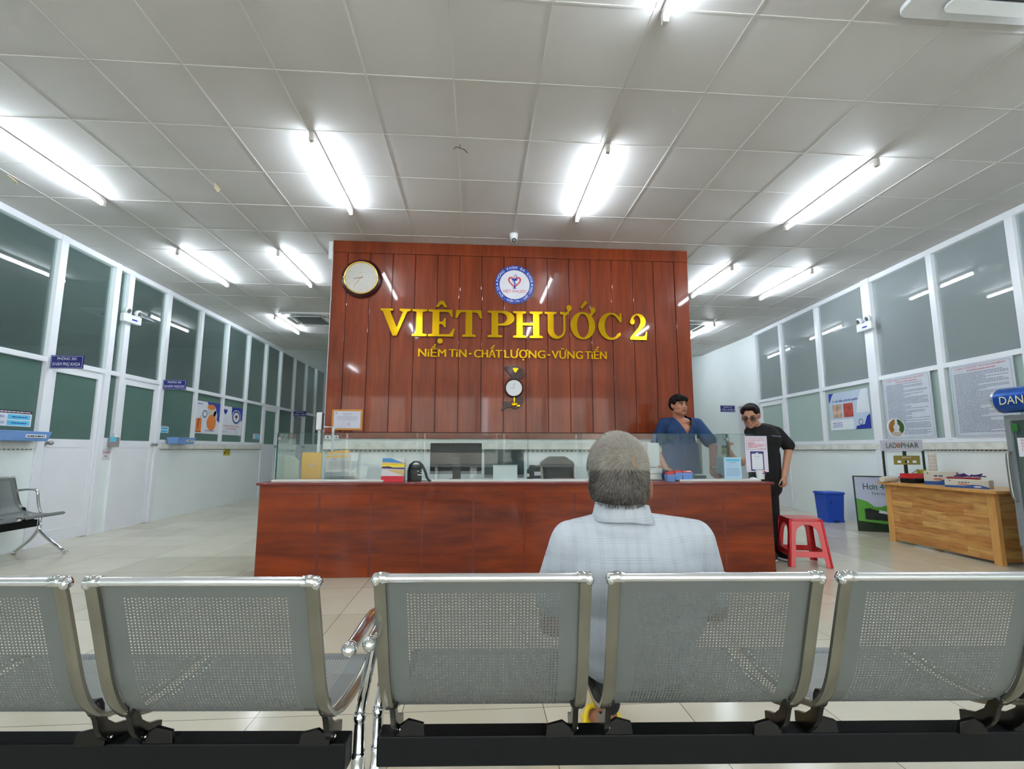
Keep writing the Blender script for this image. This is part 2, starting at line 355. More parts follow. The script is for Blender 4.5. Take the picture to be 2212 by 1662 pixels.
# front (street side): posts and a lintel, open doorways of clear glass
b = B(); box(b, -11, 12, YB-0.2, YB, 3.0, CE)
for x in (-11, -7.6, -4.97, -2.5, 0.0, 2.5, 5.0, 8.0, 11.9): box(b, x-0.09, x+0.09, YB-0.2, YB, 0, 3.0)
struct('wall_front', b, WHITE)
b = B(); box(b, -40, 40, -60, YB-0.2, -0.12, -0.02); struct('ground', b, mat('street_asphalt', (120, 118, 114), 0.8))
FACADE = mat('street_facade', (190, 176, 160), 0.8, noise=(0.6, (1, 1, 1), 0.25))
b = B()
for i, (x0, x1, hh) in enumerate(((-30, -19, 8), (-18.5, -9, 6), (-8.5, 0.5, 7), (1, 9, 5.5), (9.5, 20, 8))): box(b, x0, x1, -32, -28, 0, hh)
struct('wall_opposite_facades', b, FACADE)

BANM = mat('white_banner', (232, 228, 226), 0.7)
for i, (x0, x1, txt) in enumerate(((-2.35, -0.15, 'VIỆT PHƯỚC 2'), (0.15, 2.35, 'PHÒNG KHÁM ĐA KHOA'), (-4.8, -2.65, 'ĐA KHOA'))):
    b = B(); box(b, x0, x1, YB+0.02, YB+0.03, 1.0, 1.62); bn = obj('door_banner', b, BANM)
    b = B(); tfit(b, txt, (x1-x0)*0.8, 0.24, Matrix.Translation(((x0+x1)/2, YB+0.034, 1.2)), bold=0.0, mirror=False, thick=0.0); obj('banner_lettering', b, mat('banner_black', (26, 28, 34), 0.6), bn)
    tag(bn, 'white banner with black lettering, seen only mirrored in the counter glass', 'banner', 'banners on the street doors')
# ---- left partition
LM = [YB, -4.0, -3.0, -2.0, -1.0, 0.0, 1.0, 2.0, 3.0, 4.0, 5.02, 6.0, 6.9, 7.17, 8.06, 9.04, 9.98, 10.93, 11.85, 12.72, 13.68, 14.6, 15.5, YE]
LD = [(11, 12), (13, 14), (18, 19), (20, 21)]          # bays (index pairs) that hold doors
ZS, ZT = 1.22, 2.13
doorbays = [i for i, _ in LD]
b = B()
for i in range(len(LM)-1):
    if i in doorbays: continue
    box(b, XL-0.08, XL, LM[i], LM[i+1], 0, ZS-0.03)
struct('wall_left', b, WHITE)
b = B(); box(b, XL-0.07, XL+0.015, YB, YE, CE-0.075, CE)
box(b, XL-0.06, XL+0.012, YB, YE, ZT-0.03, ZT+0.03)
for i in range(len(LM)-1):
    if i in doorbays: continue
    box(b, XL-0.06, XL+0.012, LM[i], LM[i+1], ZS-0.03, ZS+0.03)
for i, y in enumerate(LM):
    wd = 0.05 if i in (11, 12, 14, 13) else 0.038
    box(b, XL-0.08, XL+(0.022 if wd > 0.04 else 0.014), y-wd, y+wd, 0 if i in (11, 12, 13, 14, 18, 19, 20, 21) else ZS, CE)
struct('trim_2', b, FRAME, bevel=0.003)
LEDGES = [(YB, 5.93), (8.14, 11.78)]
b = B(); dots = B()
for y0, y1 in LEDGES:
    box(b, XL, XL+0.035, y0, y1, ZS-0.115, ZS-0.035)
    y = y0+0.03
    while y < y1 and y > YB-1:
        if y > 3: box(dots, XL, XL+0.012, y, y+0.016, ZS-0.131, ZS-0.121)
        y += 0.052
struct('trim_3', b, MARBLE, bevel=0.004); struct('trim_4', dots, mat('ledge_bead_grey', (120, 120, 116), 0.6))  # row of small beads below the ledge in one plain grey
for i in range(len(LM)-1):
    y0, y1 = LM[i]+0.02, LM[i+1]-0.02
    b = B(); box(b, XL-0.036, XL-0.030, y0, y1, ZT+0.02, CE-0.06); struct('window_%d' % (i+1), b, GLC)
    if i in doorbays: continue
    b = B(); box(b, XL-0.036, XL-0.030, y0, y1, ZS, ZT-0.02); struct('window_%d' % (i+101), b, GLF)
def door_left(n, y0, y1, clear=False, knob=1):
    d = empty('door_%d' % n, (XL, (y0+y1)/2, 0), kind='structure'); w2 = (y1-y0)/2-0.004
    b = B(); box(b, -0.05, -0.012, -w2, w2, 0.01, 1.14)
    box(b, -0.056, -0.006, -w2, -w2+0.07, 0.01, ZT-0.032); box(b, -0.056, -0.006, w2-0.07, w2, 0.01, ZT-0.032)
    box(b, -0.052, -0.007, -w2+0.07, w2-0.07, ZT-0.12, ZT-0.04); box(b, -0.052, -0.007, -w2+0.07, w2-0.07, 1.12, 1.22); box(b, -0.052, -0.007, -w2+0.07, w2-0.07, 0.012, 0.16)
    obj('door_leaf', b, FRAME, d)
    b = B(); box(b, -0.034, -0.028, -w2+0.06, w2-0.06, 1.2, ZT-0.1); obj('door_pane', b, GLC if clear else GLF, d)
    b = B(); hy = knob*(w2-0.035)
    lathe(b, [(0.026, -0.006), (0.028, 0.004), (0.012, 0.01), (0.012, 0.035), (0.022, 0.042), (0.028, 0.06), (0.02, 0.075), (0.0, 0.078)], (0, hy, 1.17), 16, 'X')
    obj('door_knob', b, STEEL, d, smooth=True); return d
door_left(1, 6.05, 6.85, knob=-1); door_left(2, 7.22, 8.01); door_left(3, 11.9, 12.67); door_left(4, 13.73, 14.55, True)
b = B(); box(b, XL-0.06, XL+0.01, 6.93, 7.14, 1.14, 1.22); struct('trim_5', b, FRAME)

# ---- right partition (runs outward at four degrees)
RA = math.atan(0.0715); RR0 = empty('wall_right', (RX(0), 0, 0), -RA, kind='structure')  # local +y runs along the wall
def Rl(y): return y/math.cos(RA)
RMU = [YB, -4.5, -3.3, -2.1, -0.9, 0.3, 1.4, 2.5, 3.55, 4.6, 5.62, 6.74, 7.99, 9.15, 10.17]
b = B()
for i in range(len(RMU)-1):
    if i == 13: continue
    box(b, 0, 0.08, Rl(RMU[i]), Rl(RMU[i+1]), 0, ZS-0.03)
obj('lower_panel', b, WHITE, RR0)
b = B(); box(b, -0.015, 0.07, Rl(YB), Rl(10.17), CE-0.075, CE); box(b, -0.012, 0.06, Rl(YB), Rl(10.17), ZT-0.03, ZT+0.03)
box(b, -0.012, 0.06, Rl(YB), Rl(9.15), ZS-0.03, ZS+0.03)
for i, y in enumerate(RMU):
    wd = 0.085 if i == 11 else 0.042
    box(b, -0.03 if i == 11 else -0.014, 0.08, Rl(y)-wd, Rl(y)+wd, 0 if i in (11, 13, 14) else ZS, CE)
obj('window_frame', b, FRAME, RR0, bevel=0.003)
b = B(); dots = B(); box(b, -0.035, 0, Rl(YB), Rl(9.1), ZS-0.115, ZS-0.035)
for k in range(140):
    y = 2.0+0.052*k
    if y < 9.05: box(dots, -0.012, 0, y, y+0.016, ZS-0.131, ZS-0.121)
obj('marble_ledge', b, MARBLE, RR0, bevel=0.004); obj('ledge_beading', dots, MT['ledge_bead_grey'], RR0)
for i in range(len(RMU)-1):
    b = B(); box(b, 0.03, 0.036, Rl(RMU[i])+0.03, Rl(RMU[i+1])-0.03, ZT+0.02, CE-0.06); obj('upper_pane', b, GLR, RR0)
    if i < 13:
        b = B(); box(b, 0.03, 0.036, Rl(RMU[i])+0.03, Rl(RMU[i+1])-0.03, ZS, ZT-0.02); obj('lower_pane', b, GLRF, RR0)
d5 = empty('door_5', (RX(9.66), 9.66, 0), -RA, kind='structure')
b = B(); w2 = 0.46
box(b, 0.012, 0.05, -w2, w2, 0.01, 1.14)
for q in ((-w2, -w2+0.07, 0.01, ZT-0.04), (w2-0.07, w2, 0.01, ZT-0.04), (-w2+0.07, w2-0.07, ZT-0.12, ZT-0.04), (-w2+0.07, w2-0.07, 1.12, 1.22)): box(b, 0.006, 0.052, *q)
obj('door_leaf', b, FRAME, d5)
b = B(); box(b, 0.028, 0.034, -w2+0.06, w2-0.06, 1.2, ZT-0.1); obj('door_pane', b, GLRF, d5)
# solid white wall beyond the right partition with a doorway
XR = 6.13
b = B(); box(b, XR, XR+0.12, 10.2, 10.42, 0, 4.7); box(b, XR, XR+0.12, 10.42, 11.1, 2.12, 4.7); box(b, XR, XR+0.12, 11.1, YE, 0, 4.7)
struct('wall_right_rear', b, WHITE)
b = B(); box(b, XR-0.02, XR+0.13, 10.4, 10.46, 0, 2.16); box(b, XR-0.02, XR+0.13, 11.06, 11.13, 0, 2.16); box(b, XR-0.019, XR+0.129, 10.46, 11.06, 2.1, 2.16)
struct('trim_6', b, FRAME)
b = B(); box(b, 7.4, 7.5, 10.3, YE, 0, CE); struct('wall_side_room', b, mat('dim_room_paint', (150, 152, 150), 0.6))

# ---- wooden feature wall behind the counter, with the white wall below
PX0, PX1, PYF = -1.775, 2.69, 5.90
b = B(); n = 15; pw = (PX1-PX0-0.36)/n
box(b, PX0, PX1, PYF+0.012, PYF+0.14, 1.225, CE)
obj_b = B(); x = PX0+0.18
for i in range(n): box(obj_b, x+0.004, x+pw-0.004, PYF, PYF+0.02, 1.30, 3.50); x += pw
box(obj_b, PX0, PX1, PYF-0.014, PYF+0.02, 3.50, CE-0.002); box(obj_b, PX0, PX1, PYF-0.010, PYF+0.02, 1.225, 1.295)
box(obj_b, PX0, PX0+0.176, PYF-0.004, PYF+0.02, 1.295, 3.50); box(obj_b, PX1-0.176, PX1, PYF-0.004, PYF+0.02, 1.295, 3.50)
struct('wall_wood_core', b, PANELD)
struct('wall_wood_boards', obj_b, PANELW, bevel=0.004)
b = B(); box(b, PX0, PX1, PYF+0.02, PYF+0.14, 0, 1.225); struct('wall_behind_counter', b, WHITE)
b = B(); box(b, PX0, PX1, PYF-0.02, PYF+0.02, 1.10, 1.19); struct('trim_7', b, MARBLE, bevel=0.004)
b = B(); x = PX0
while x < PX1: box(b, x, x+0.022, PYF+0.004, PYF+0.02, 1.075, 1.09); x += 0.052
struct('trim_8', b, MT['ledge_bead_grey'])
b = B(); box(b, PX0-0.005, PX0, PYF, PYF+0.14, 0, CE); struct('trim_9', b, FRAME)

# ================================================================== LIGHTS OF THE ROOM
def make_tube():
    t = empty('ceiling_tube_light', (0, 0, CE)); L = 1.27
    b = B(); box(b, -0.018, 0.018, -L/2, L/2, -0.045, -0.004); obj('batten', b, CEILB, t, bevel=0.003)
    b = B(); cyl(b, (0.0, -L/2+0.045, -0.072), (0.0, L/2-0.045, -0.072), 0.0155, 10); obj('lamp_tube', b, TUBE, t)
    for s in (-1, 1):
        b = B(); box(b, -0.017, 0.017, s*(L/2)-0.02, s*(L/2)+0.02, -0.092, -0.02); obj('lamp_holder', b, CEILB, t, bevel=0.004)
    return t
TL = [(-3.83, 4.38, 'lit tube light on the ceiling, cut by the left edge of the photo'), (-1.35, 4.40, 'lit tube light slanting above the wall clock, left of the centre ceiling'),
      (1.07, 4.38, 'lit tube light above the letters on the wooden wall, right of the small camera'), (3.47, 4.40, 'lit tube light right of the wooden wall, largest on the right ceiling'),
      (-3.83, 6.92, 'lit tube light on the rear left ceiling beside the glass partition'), (-2.56, 6.85, 'short looking lit tube light just left of the wooden wall top'),
      (3.50, 6.92, 'lit tube light touching the right edge of the wooden wall'), (4.68, 6.95, 'lit tube light on the rear right ceiling beside the partition'),
      (-3.86, 10.05, 'small far lit tube light beside the left air conditioner cassette'), (4.75, 9.95, 'small far lit tube light below the right rear air conditioner cassette'),
      (1.07, 1.85, 'lit tube light cut by the top edge of the photo'), (3.47, 1.72, 'lit tube light just beyond the upper right corner glow')]
proto = make_tube(); first = True
TX = [(x, y, l) for x, y, l in TL] + [(-1.35, 1.6, None), (-3.83, 1.7, None), (4.7, 12.2, None)]
for yy in (-3.5,): TX += [(x, yy, None) for x in (-3.83, 1.07)]
for i, (x, y, l) in enumerate(TX):
    o = proto if i == 0 else copy_tree(proto)
    o.location = (x, y, CE)
    tag(o, l or 'lit tube light on the ceiling outside the photo, behind the viewer', 'ceiling light', 'ceiling tube lights')
for i, (x, y) in enumerate(((-7.2, 3.5), (-7.2, 8.5), (7.6, 4.4), (7.6, 8.2), (-7.2, 11.4), (7.9, 1.2), (9.6, 4.4), (9.6, 8.2), (-8.6, 6), (-8.6, 10.5), (-6.2, 6), (-6.0, 15.0), (-6.3, 11.6), (-8.4, 12.0), (-6.2, 9.6), (-7.6, 6.2))):  # extra tubes added to brighten the rooms behind the partitions
    o = copy_tree(proto); o.location = (x, y, CE)
    tag(o, 'lit tube light added to brighten a room behind the glass partition', 'ceiling light', 'added tube lights in the side rooms')

# ---- cassette air conditioners
def make_cassette(nearcorner=False):
    t = empty('air_conditioner_cassette', (0, 0, CE))
    b = B(); M = Matrix.Rotation(pi/2, 4, 'X')
    poly(b, [rrect(-0.475, 0.475, -0.475, 0.475, 0.06)], 0.03, Matrix.Rotation(-pi/2, 4, 'X') @ Matrix.Translation((0, 0, 0)))
    for v in b.verts: v.co.z = -0.0 if v.co.z > -0.015 and abs(v.co.z) < 1e-5 else v.co.z
    obj('cover_panel', b, PLASTW, t, bevel=0.006)
    g = B(); box(g, -0.25, 0.25, -0.25, 0.25, -0.04, -0.028)
    for k in range(-9, 10): box(g, -0.24, 0.24, k*0.025-0.004, k*0.025+0.004, -0.046, -0.04)
    obj('intake_grille', g, GREYP, t)
    for k in range(4):
        R4 = Matrix.Rotation(k*pi/2, 4, 'Z')
        f = B(); poly(f, [rrect(-0.27, 0.27, -0.035, 0.035, 0.034)], 0.012, R4 @ Matrix.Translation((0, -0.36, -0.046)) @ Matrix.Rotation(radians(-78), 4, 'X'))
        obj('air_flap', f, PLASTW, t)
        f = B(); box(f, -0.28, 0.28, -0.325, -0.31, -0.036, -0.03, R4); obj('air_slot', f, BLACKP, t)
    d = B(); lathe(d, [(0.0, -0.034), (0.035, -0.034), (0.035, -0.03)], (-0.40, -0.40, 0), 16); obj('signal_receiver', d, BLACKP, t)
    return t
ac = make_cassette(); ac.location = (2.90, 1.93, CE); tag(ac, 'white ceiling cassette air conditioner cut by the upper right corner', 'air conditioner', 'ceiling cassettes')
a2 = copy_tree(ac); a2.location = (-3.25, 9.66, CE); a2['label'] = 'far ceiling cassette air conditioner left of the wooden wall'
a3 = copy_tree(ac); a3.location = (4.22, 9.66, CE); a3['label'] = 'far ceiling cassette air conditioner half hidden behind the right of the wooden wall'

# ---- small devices high up
cc = empty('security_camera', (0.42, 5.55, CE), label='small white dome camera under the ceiling above the wooden wall', cat='security camera')
b = B(); lathe(b, [(0.048, 0), (0.05, -0.02), (0.046, -0.055), (0.036, -0.075)], (0, 0, 0), 20); obj('housing', b, PLASTW, cc, smooth=True)
b = B(); sph(b, (0, -0.012, -0.082), (0.036, 0.036, 0.034), 18, 12); obj('eyeball', b, PLASTW, cc, smooth=True)
b = B(); lathe(b, [(0.0, -0.008), (0.028, -0.006), (0.028, 0.01)], (0, -0.036, -0.096), 18, 'Y', Matrix.Rotation(radians(20), 3, 'X')); lens = obj('lens_ring', b, BLACKP, cc)
b = B(); lathe(b, [(0.0, -0.012), (0.012, -0.011), (0.012, -0.004)], (0, -0.036, -0.096), 14, 'Y', Matrix.Rotation(radians(20), 3, 'X')); obj('lens', b, GREYP, lens)
b = B(); box(b, -1.84, -1.79, 5.92, 6.0, 3.42, CE); tag(obj('cable_duct', b, PLASTW, bevel=0.006), 'small white plastic duct box beside the top left corner of the wooden wall', 'cable duct')
b = B(); sweep(b, smoothpath([(-0.165, 3.86, CE), (-0.165, 3.86, CE-0.03), (-0.13, 3.87, CE-0.035), (-0.10, 3.88, CE-0.06)]), 0.003, 6); sweep(b, smoothpath([(-0.165, 3.86, CE-0.03), (-0.20, 3.85, CE-0.03), (-0.215, 3.86, CE-0.045)]), 0.003, 6)
tag(obj('loose_wire', b, BLACKP, smooth=True), 'short loose wire end hanging from the centre ceiling', 'wire')
for (x, y, l) in ((-2.59, 4.72, 'small torn cream corner hanging from a ceiling board left of the long tube'), (-4.45, 4.72, 'small torn flap hanging from the ceiling by the left partition top')):
    b = B(); v = [b.verts.new(p) for p in ((x, y, CE-0.002), (x+0.05, y-0.10, CE-0.004), (x+0.07, y-0.02, CE-0.03), (x+0.02, y+0.03, CE-0.035))]; b.faces.new(v); q = obj('torn_ceiling_flap', b, mat('torn_cream_board', (206, 190, 160), 0.8)); md = q.modifiers.new('s', 'SOLIDIFY'); md.thickness = 0.004; tag(q, l, 'ceiling flap')
def emergency(M0, rz, label):
    t = empty('emergency_light', M0, rz, label, 'emergency light', 'twin lamp emergency lights')
    b = B(); box(b, -0.15, 0.15, -0.07, 0, -0.06, 0.06); obj('battery_box', b, PLASTW, t, bevel=0.012)
    b = B(); box(b, -0.02, 0.07, -0.074, -0.069, -0.02, 0.0); obj('nameplate', b, BLUEI, t)
    for s in (-1, 1):
        b = B(); cyl(b, (s*0.085, -0.03, 0.05), (s*0.085, -0.03, 0.085), 0.012); lathe(b, [(0.02, 0.03), (0.045, 0.0), (0.05, -0.03), (0.03, -0.042), (0, -0.045)], (s*0.09, -0.04, 0.11), 18, 'Y', Matrix.Rotation(radians(18), 3, 'X'))
        h = obj('lamp_head', b, PLASTW, t, smooth='auto')
        b = B(); lathe(b, [(0.0, -0.047), (0.032, -0.044), (0.032, -0.04)], (s*0.09, -0.04, 0.11), 18, 'Y', Matrix.Rotation(radians(18), 3, 'X')); obj('reflector', b, CHROME, h)
emergency((XL+0.02, 7.17, 2.93), radians(82), 'twin lamp emergency light on the left partition post between two doors')
emergency((RX(6.74)-0.03, 6.74, 2.92), radians(-90)-RA, 'twin lamp emergency light on the thick post of the right partition')
# ================================================================== SIGNS, POSTERS, LETTERS
def quad(bm, x0, x1, z0, z1, y=-0.001): 
    v = [bm.verts.new((x, y, z)) for x, z in ((x0, z0), (x1, z0), (x1, z1), (x0, z1))]; bm.faces.new(v)
def pol(bm, pts, y=-0.001, holes=()):
    tmp = B(); poly(tmp, [pts]+list(holes), 0.0006, Matrix.Translation((0, y-0.0006, 0))); me = bpy.data.meshes.new('p'); tmp.to_mesh(me); tmp.free(); bm.from_mesh(me); bpy.data.meshes.remove(me)
def board(name, M, w, h, m, label=None, cat=None, group=None, t=0.006, loops=None, parent=None, bevel=0):
    """flat board, origin bottom left corner of its face, lying behind y=0"""
    b = B(); poly(b, loops or [[(0, 0), (w, 0), (w, h), (0, h)]], t)
    o = obj(name, b, m, parent, bevel=bevel); o.matrix_world = M if parent is None else o.matrix_world
    if parent is None: tag(o, label, cat, group)
    return o
def printp(root, name, m, fn):
    b = B(); fn(b); return obj(name, b, m, root)
def room_sign(x0, y, z0, w, h, l1, l2, label, attach):
    o = board('room_sign', T(x0, y, z0), w, h, NAVY, label, 'sign', 'blue room name signs', t=0.012)
    printp(o, 'sign_border', WHITEI, lambda b: [quad(b, *q) for q in ((0.008, w-0.008, 0.008, 0.011), (0.008, w-0.008, h-0.011, h-0.008), (0.008, 0.011, 0.008, h-0.008), (w-0.011, w-0.008, 0.008, h-0.008))])
    def f(b):
        tfit(b, l1, w*0.58, h*0.2, Matrix.Translation((w/2, -0.001, h*0.64)), bold=0.0); tfit(b, l2, w*0.84, h*0.26, Matrix.Translation((w/2, -0.001, h*0.2)), bold=0.0)
    printp(o, 'sign_lettering', WHITEI, f); return o
room_sign(XL+0.022, 5.99, 2.03, 0.36, 0.155, 'PHÒNG 303', 'KHÁM PHỤ KHOA', 'blue room sign reading KHÁM PHỤ KHOA, nearest on the left partition', 0)
room_sign(XL+0.022, 8.06, 2.035, 0.35, 0.155, 'PHÒNG 306', 'KHÁM NGOẠI', 'blue room sign reading KHÁM NGOẠI above the second left door', 0)
room_sign(XL+0.02, 13.68, 1.98, 0.34, 0.155, 'PHÒNG 307', 'SIÊU ÂM', 'small far blue room sign reading SIÊU ÂM, left of the wooden wall', 0)
room_sign(XR-0.35, 11.25, 1.99, 0.35, 0.155, 'PHÒNG 314', 'TIỂU PHẪU', 'blue room sign TIỂU PHẪU on the white wall between the two standing people', 0)

# ---- big serif letters
S = 0.235
def serif_I(x=0.5, w=S, ext=0.16, sh=0.07):
    h = w/2; return [(x-h-ext, 0), (x+h+ext, 0), (x+h+ext, sh), (x+h, sh+0.03), (x+h, 1-sh-0.03), (x+h+ext, 1-sh), (x+h+ext, 1), (x-h-ext, 1), (x-h-ext, 1-sh), (x-h, 1-sh-0.03), (x-h, sh+0.03), (x-h-ext, sh)]
def gl_V(): return 1.19, [[[(0, 1), (0, 0.93), (0.09, 0.90), (0.47, 0), (0.62, 0), (0.98, 0.90), (1.10, 0.93), (1.10, 1), (0.70, 1), (0.70, 0.93), (0.82, 0.89), (0.61, 0.30), (0.36, 0.90), (0.46, 0.93), (0.46, 1)]]]
def gl_I(): return 0.56, [[serif_I(0.28)]]
def gl_E():
    o = [(0, 0), (0.90, 0), (0.96, 0.30), (0.90, 0.30), (0.76, 0.09), (0.40, 0.08), (0.40, 0.46), (0.50, 0.46), (0.58, 0.34), (0.63, 0.34), (0.63, 0.68), (0.58, 0.68), (0.50, 0.55), (0.40, 0.55), (0.40, 0.92), (0.72, 0.91), (0.82, 0.74), (0.88, 0.74), (0.86, 1), (0, 1), (0, 0.93), (0.15, 0.90), (0.15, 0.10), (0, 0.07)]
    return 0.96, [[o], [[(0.26, 1.09), (0.36, 1.09), (0.47, 1.21), (0.58, 1.09), (0.68, 1.09), (0.54, 1.33), (0.40, 1.33)]], [circ(0.44, -0.17, 0.095, 0.095, 20)]]
def gl_T(): return 1.0, [[[(0.26, 0), (0.76, 0), (0.76, 0.07), (0.63, 0.10), (0.63, 0.92), (0.82, 0.90), (0.93, 0.70), (1.0, 0.70), (0.97, 1), (0.03, 1), (0, 0.70), (0.07, 0.70), (0.18, 0.90), (0.38, 0.92), (0.38, 0.10), (0.26, 0.07)]]]
def gl_P():
    o = [(0, 0), (0.53, 0), (0.53, 0.07), (0.38, 0.10), (0.38, 0.44)]+circ(0.55, 0.72, 0.42, 0.28, 16, -pi/2, pi/2)+[(0, 1), (0, 0.93), (0.14, 0.90), (0.14, 0.10), (0, 0.07)]
    return 0.97, [[o, [(0.38, 0.52)]+circ(0.47, 0.72, 0.23, 0.20, 12, -pi/2, pi/2)+[(0.38, 0.92)]]]
def gl_H(): return 1.15, [[serif_I(0.26, S, 0.13)], [serif_I(0.89, S, 0.13)], [[(0.36, 0.47), (0.79, 0.47), (0.79, 0.56), (0.36, 0.56)]]]
def horn(x, y, s=1.0): return [circ(x, y, 0.11*s, 0.11*s, 18), [(x-0.06, y-0.10), (x+0.10, y-0.05), (x+0.06, y-0.20), (x-0.10, y-0.30), (x-0.16, y-0.24)]]
def gl_U():
    o = [(0, 1), (0, 0.93), (0.12, 0.90), (0.12, 0.32)]+[(0.47-0.35*cos(a), 0.32-0.34*sin(a)) for a in [pi*k/14 for k in range(1, 14)]]+[(0.83, 0.36), (0.83, 0.90), (0.93, 0.93), (0.93, 1), (0.62, 1), (0.62, 0.93), (0.74, 0.90), (0.74, 0.36)]
    o += [(0.55-0.19*cos(a), 0.32-0.23*sin(a)) for a in [pi-pi*k/10 for k in range(0, 11)]]+[(0.36, 0.90), (0.48, 0.93), (0.48, 1)]
    hh = horn(0.98, 1.17); return 1.03, [[o], [hh[0]], [[(0.84, 0.86), (0.93, 0.92), (1.05, 1.10), (0.96, 1.16), (0.90, 1.02), (0.83, 0.98)]]]
def gl_O():
    return 1.03, [[circ(0.5, 0.5, 0.5, 0.52, 40), circ(0.5, 0.5, 0.24, 0.45, 32)], [circ(0.92, 1.10, 0.11, 0.11, 18)], [[(0.76, 0.84), (0.90, 0.90), (0.99, 1.05), (0.90, 1.12), (0.82, 0.98), (0.72, 0.94)]], [[(0.40, 1.19), (0.46, 1.14), (0.72, 1.38), (0.60, 1.47)]]]
def gl_C():
    out = circ(0.52, 0.5, 0.52, 0.52, 30, radians(42), radians(318)); inn = circ(0.56, 0.5, 0.30, 0.44, 26, radians(320), radians(40))
    return 0.98, [[[(0.97, 1.0), (0.90, 1.0), (0.88, 0.93)]+out+[(0.93, 0.20), (0.90, 0.27)]+inn+[(0.90, 0.66), (0.97, 0.66)]]]
def gl_2():
    o = circ(0.42, 0.70, 0.38, 0.30, 20, radians(188), radians(-42)) + [(0.22, 0.15), (0.55, 0.12), (0.74, 0.16), (0.80, 0.30), (0.86, 0.30), (0.82, 0), (0, 0), (0, 0.08), (0.42, 0.46)] + circ(0.36, 0.72, 0.18, 0.21, 14, radians(-35), radians(160))+[(0.19, 0.80), (0.26, 0.72)]
    return 0.86, [[o], [circ(0.13, 0.68, 0.12, 0.10, 16)]]
def big_letters():
    root = empty('gold_letter_sign', (0.47, PYF-0.03, 2.46), label='large gold letters reading VIỆT PHƯỚC 2 on the wooden wall', cat='sign')
    lay = [(gl_V, -1.176, -0.785), (gl_I, -0.795, -0.615), (gl_E, -0.600, -0.275), (gl_T, -0.272, 0.055), (gl_P, 0.122, 0.452), (gl_H, 0.430, 0.806), (gl_U, 0.826, 1.150), (gl_O, 1.150, 1.470), (gl_C, 1.500, 1.800), (gl_2, 1.900, 2.120)]
    for fn, x0, x1 in lay:
        w_, parts = fn(); hh = 0.335; sx = (x1-x0)/w_
        b = B(); e = B()
        for pi_, loops in enumerate(parts):
            L = [[(p[0]*sx+x0-0.47, p[1]*hh) for p in l] for l in loops]
            poly(b, L, 0.003, Matrix.Translation((0, -0.0009*pi_, 0))); 
            for l in L:
                for i in range(len(l)):
                    a, c = l[i], l[(i+1) % len(l)]; e.faces.new([e.verts.new(p) for p in ((a[0], 0.003, a[1]), (c[0], 0.003, c[1]), (c[0], 0.022, c[1]), (a[0], 0.022, a[1]))])
        q = obj('letter', b, GOLD, root); bmesh.ops.remove_doubles(e, verts=e.verts, dist=1e-5); obj('letter_edge', e, GOLDE, q)
    return root
big_letters()
sub = empty('gold_slogan_sign', (0.44, PYF-0.02, 2.21), label='smaller gold slogan line beginning NIỀM TIN under the large gold letters', cat='sign')
for wd, x0, x1 in (('NiỀM', -0.712, -0.375), ('TiN', -0.345, -0.130), ('-', -0.105, -0.070), ('CHẤT', -0.040, 0.300), ('LƯỢNG', 0.330, 0.835), ('-', 0.860, 0.895), ('VỮNG', 0.912, 1.300), ('TiẾN', 1.325, 1.600)):
    b = B()
    if wd == '-': box(b, x0-0.44, x1-0.44, 0, 0.008, 0.035, 0.052)
    else:
        for dx, dy in ((-0.0038, 0), (0.0038, -0.0006), (0, -0.0012)):
            b2 = B(); tfit(b2, wd, x1-x0-0.006, 0.098, Matrix.Translation(((x0+x1)/2-0.44+dx, dy, 0)), bold=0.0, thick=0.0)
            ex = bmesh.ops.extrude_face_region(b2, geom=b2.faces[:]); bmesh.ops.translate(b2, vec=(0, 0.008, 0), verts=[v for v in ex['geom'] if isinstance(v, bmesh.types.BMVert)])
            m2 = bpy.data.meshes.new('w'); b2.to_mesh(m2); b2.free(); b.from_mesh(m2); bpy.data.meshes.remove(m2)
    obj('word', b, GOLD, sub)

# ---- round logo
lg = empty('round_logo_sign', (0.455, PYF-0.012, 3.14), label='round blue and white clinic logo with a red heart above the gold letters', cat='sign')
R0 = 0.247
b = B(); poly(b, [circ(0, 0, R0, None, 64)], 0.010); obj('disc', b, mat('logo_white', (222, 222, 230), 0.4), lg)
b = B(); poly(b, [circ(0, 0, R0, None, 64), circ(0, 0, R0*0.76, None, 64)], 0.003, Matrix.Translation((0, -0.003, 0))); obj('blue_ring', b, mat('logo_blue', (24, 60, 160), 0.4), lg)
def arc_text(b, s, r, a0, a1, h, inward=False, bold=0.0):
    n = len(s)
    for i, ch in enumerate(s):
        if ch == ' ': continue
        a = a0+(a1-a0)*i/(n-1); rot = (a-pi/2) if not inward else (a+pi/2); rr = r if not inward else r+h
        M = Matrix.Translation((rr*cos(a), -0.0035, rr*sin(a))) @ Matrix.Rotation(-rot, 4, 'Y')
        text_bm(b, ch, h/0.7, M, bold=bold, xs=0.95)
b = B(); arc_text(b, 'PHÒNG KHÁM ĐA KHOA', R0*0.82, radians(168), radians(12), R0*0.135)
arc_text(b, 'SỨC KHỎE - NIỀM TIN - CHẤT LƯỢNG', R0*0.82, radians(190), radians(350), R0*0.105, True)
for s in (-1, 1): pol(b, [(s*R0*0.88-0.013, 0), (s*R0*0.88, -0.013), (s*R0*0.88+0.013, 0), (s*R0*0.88, 0.013)], -0.0032)
obj('ring_lettering', b, WHITEI, lg)
b = B(); hs = [(0, -0.045), (-0.075, 0.035), (-0.083, 0.072), (-0.062, 0.098), (-0.030, 0.098), (0, 0.072), (0.030, 0.098), (0.062, 0.098), (0.083, 0.072), (0.075, 0.035)]
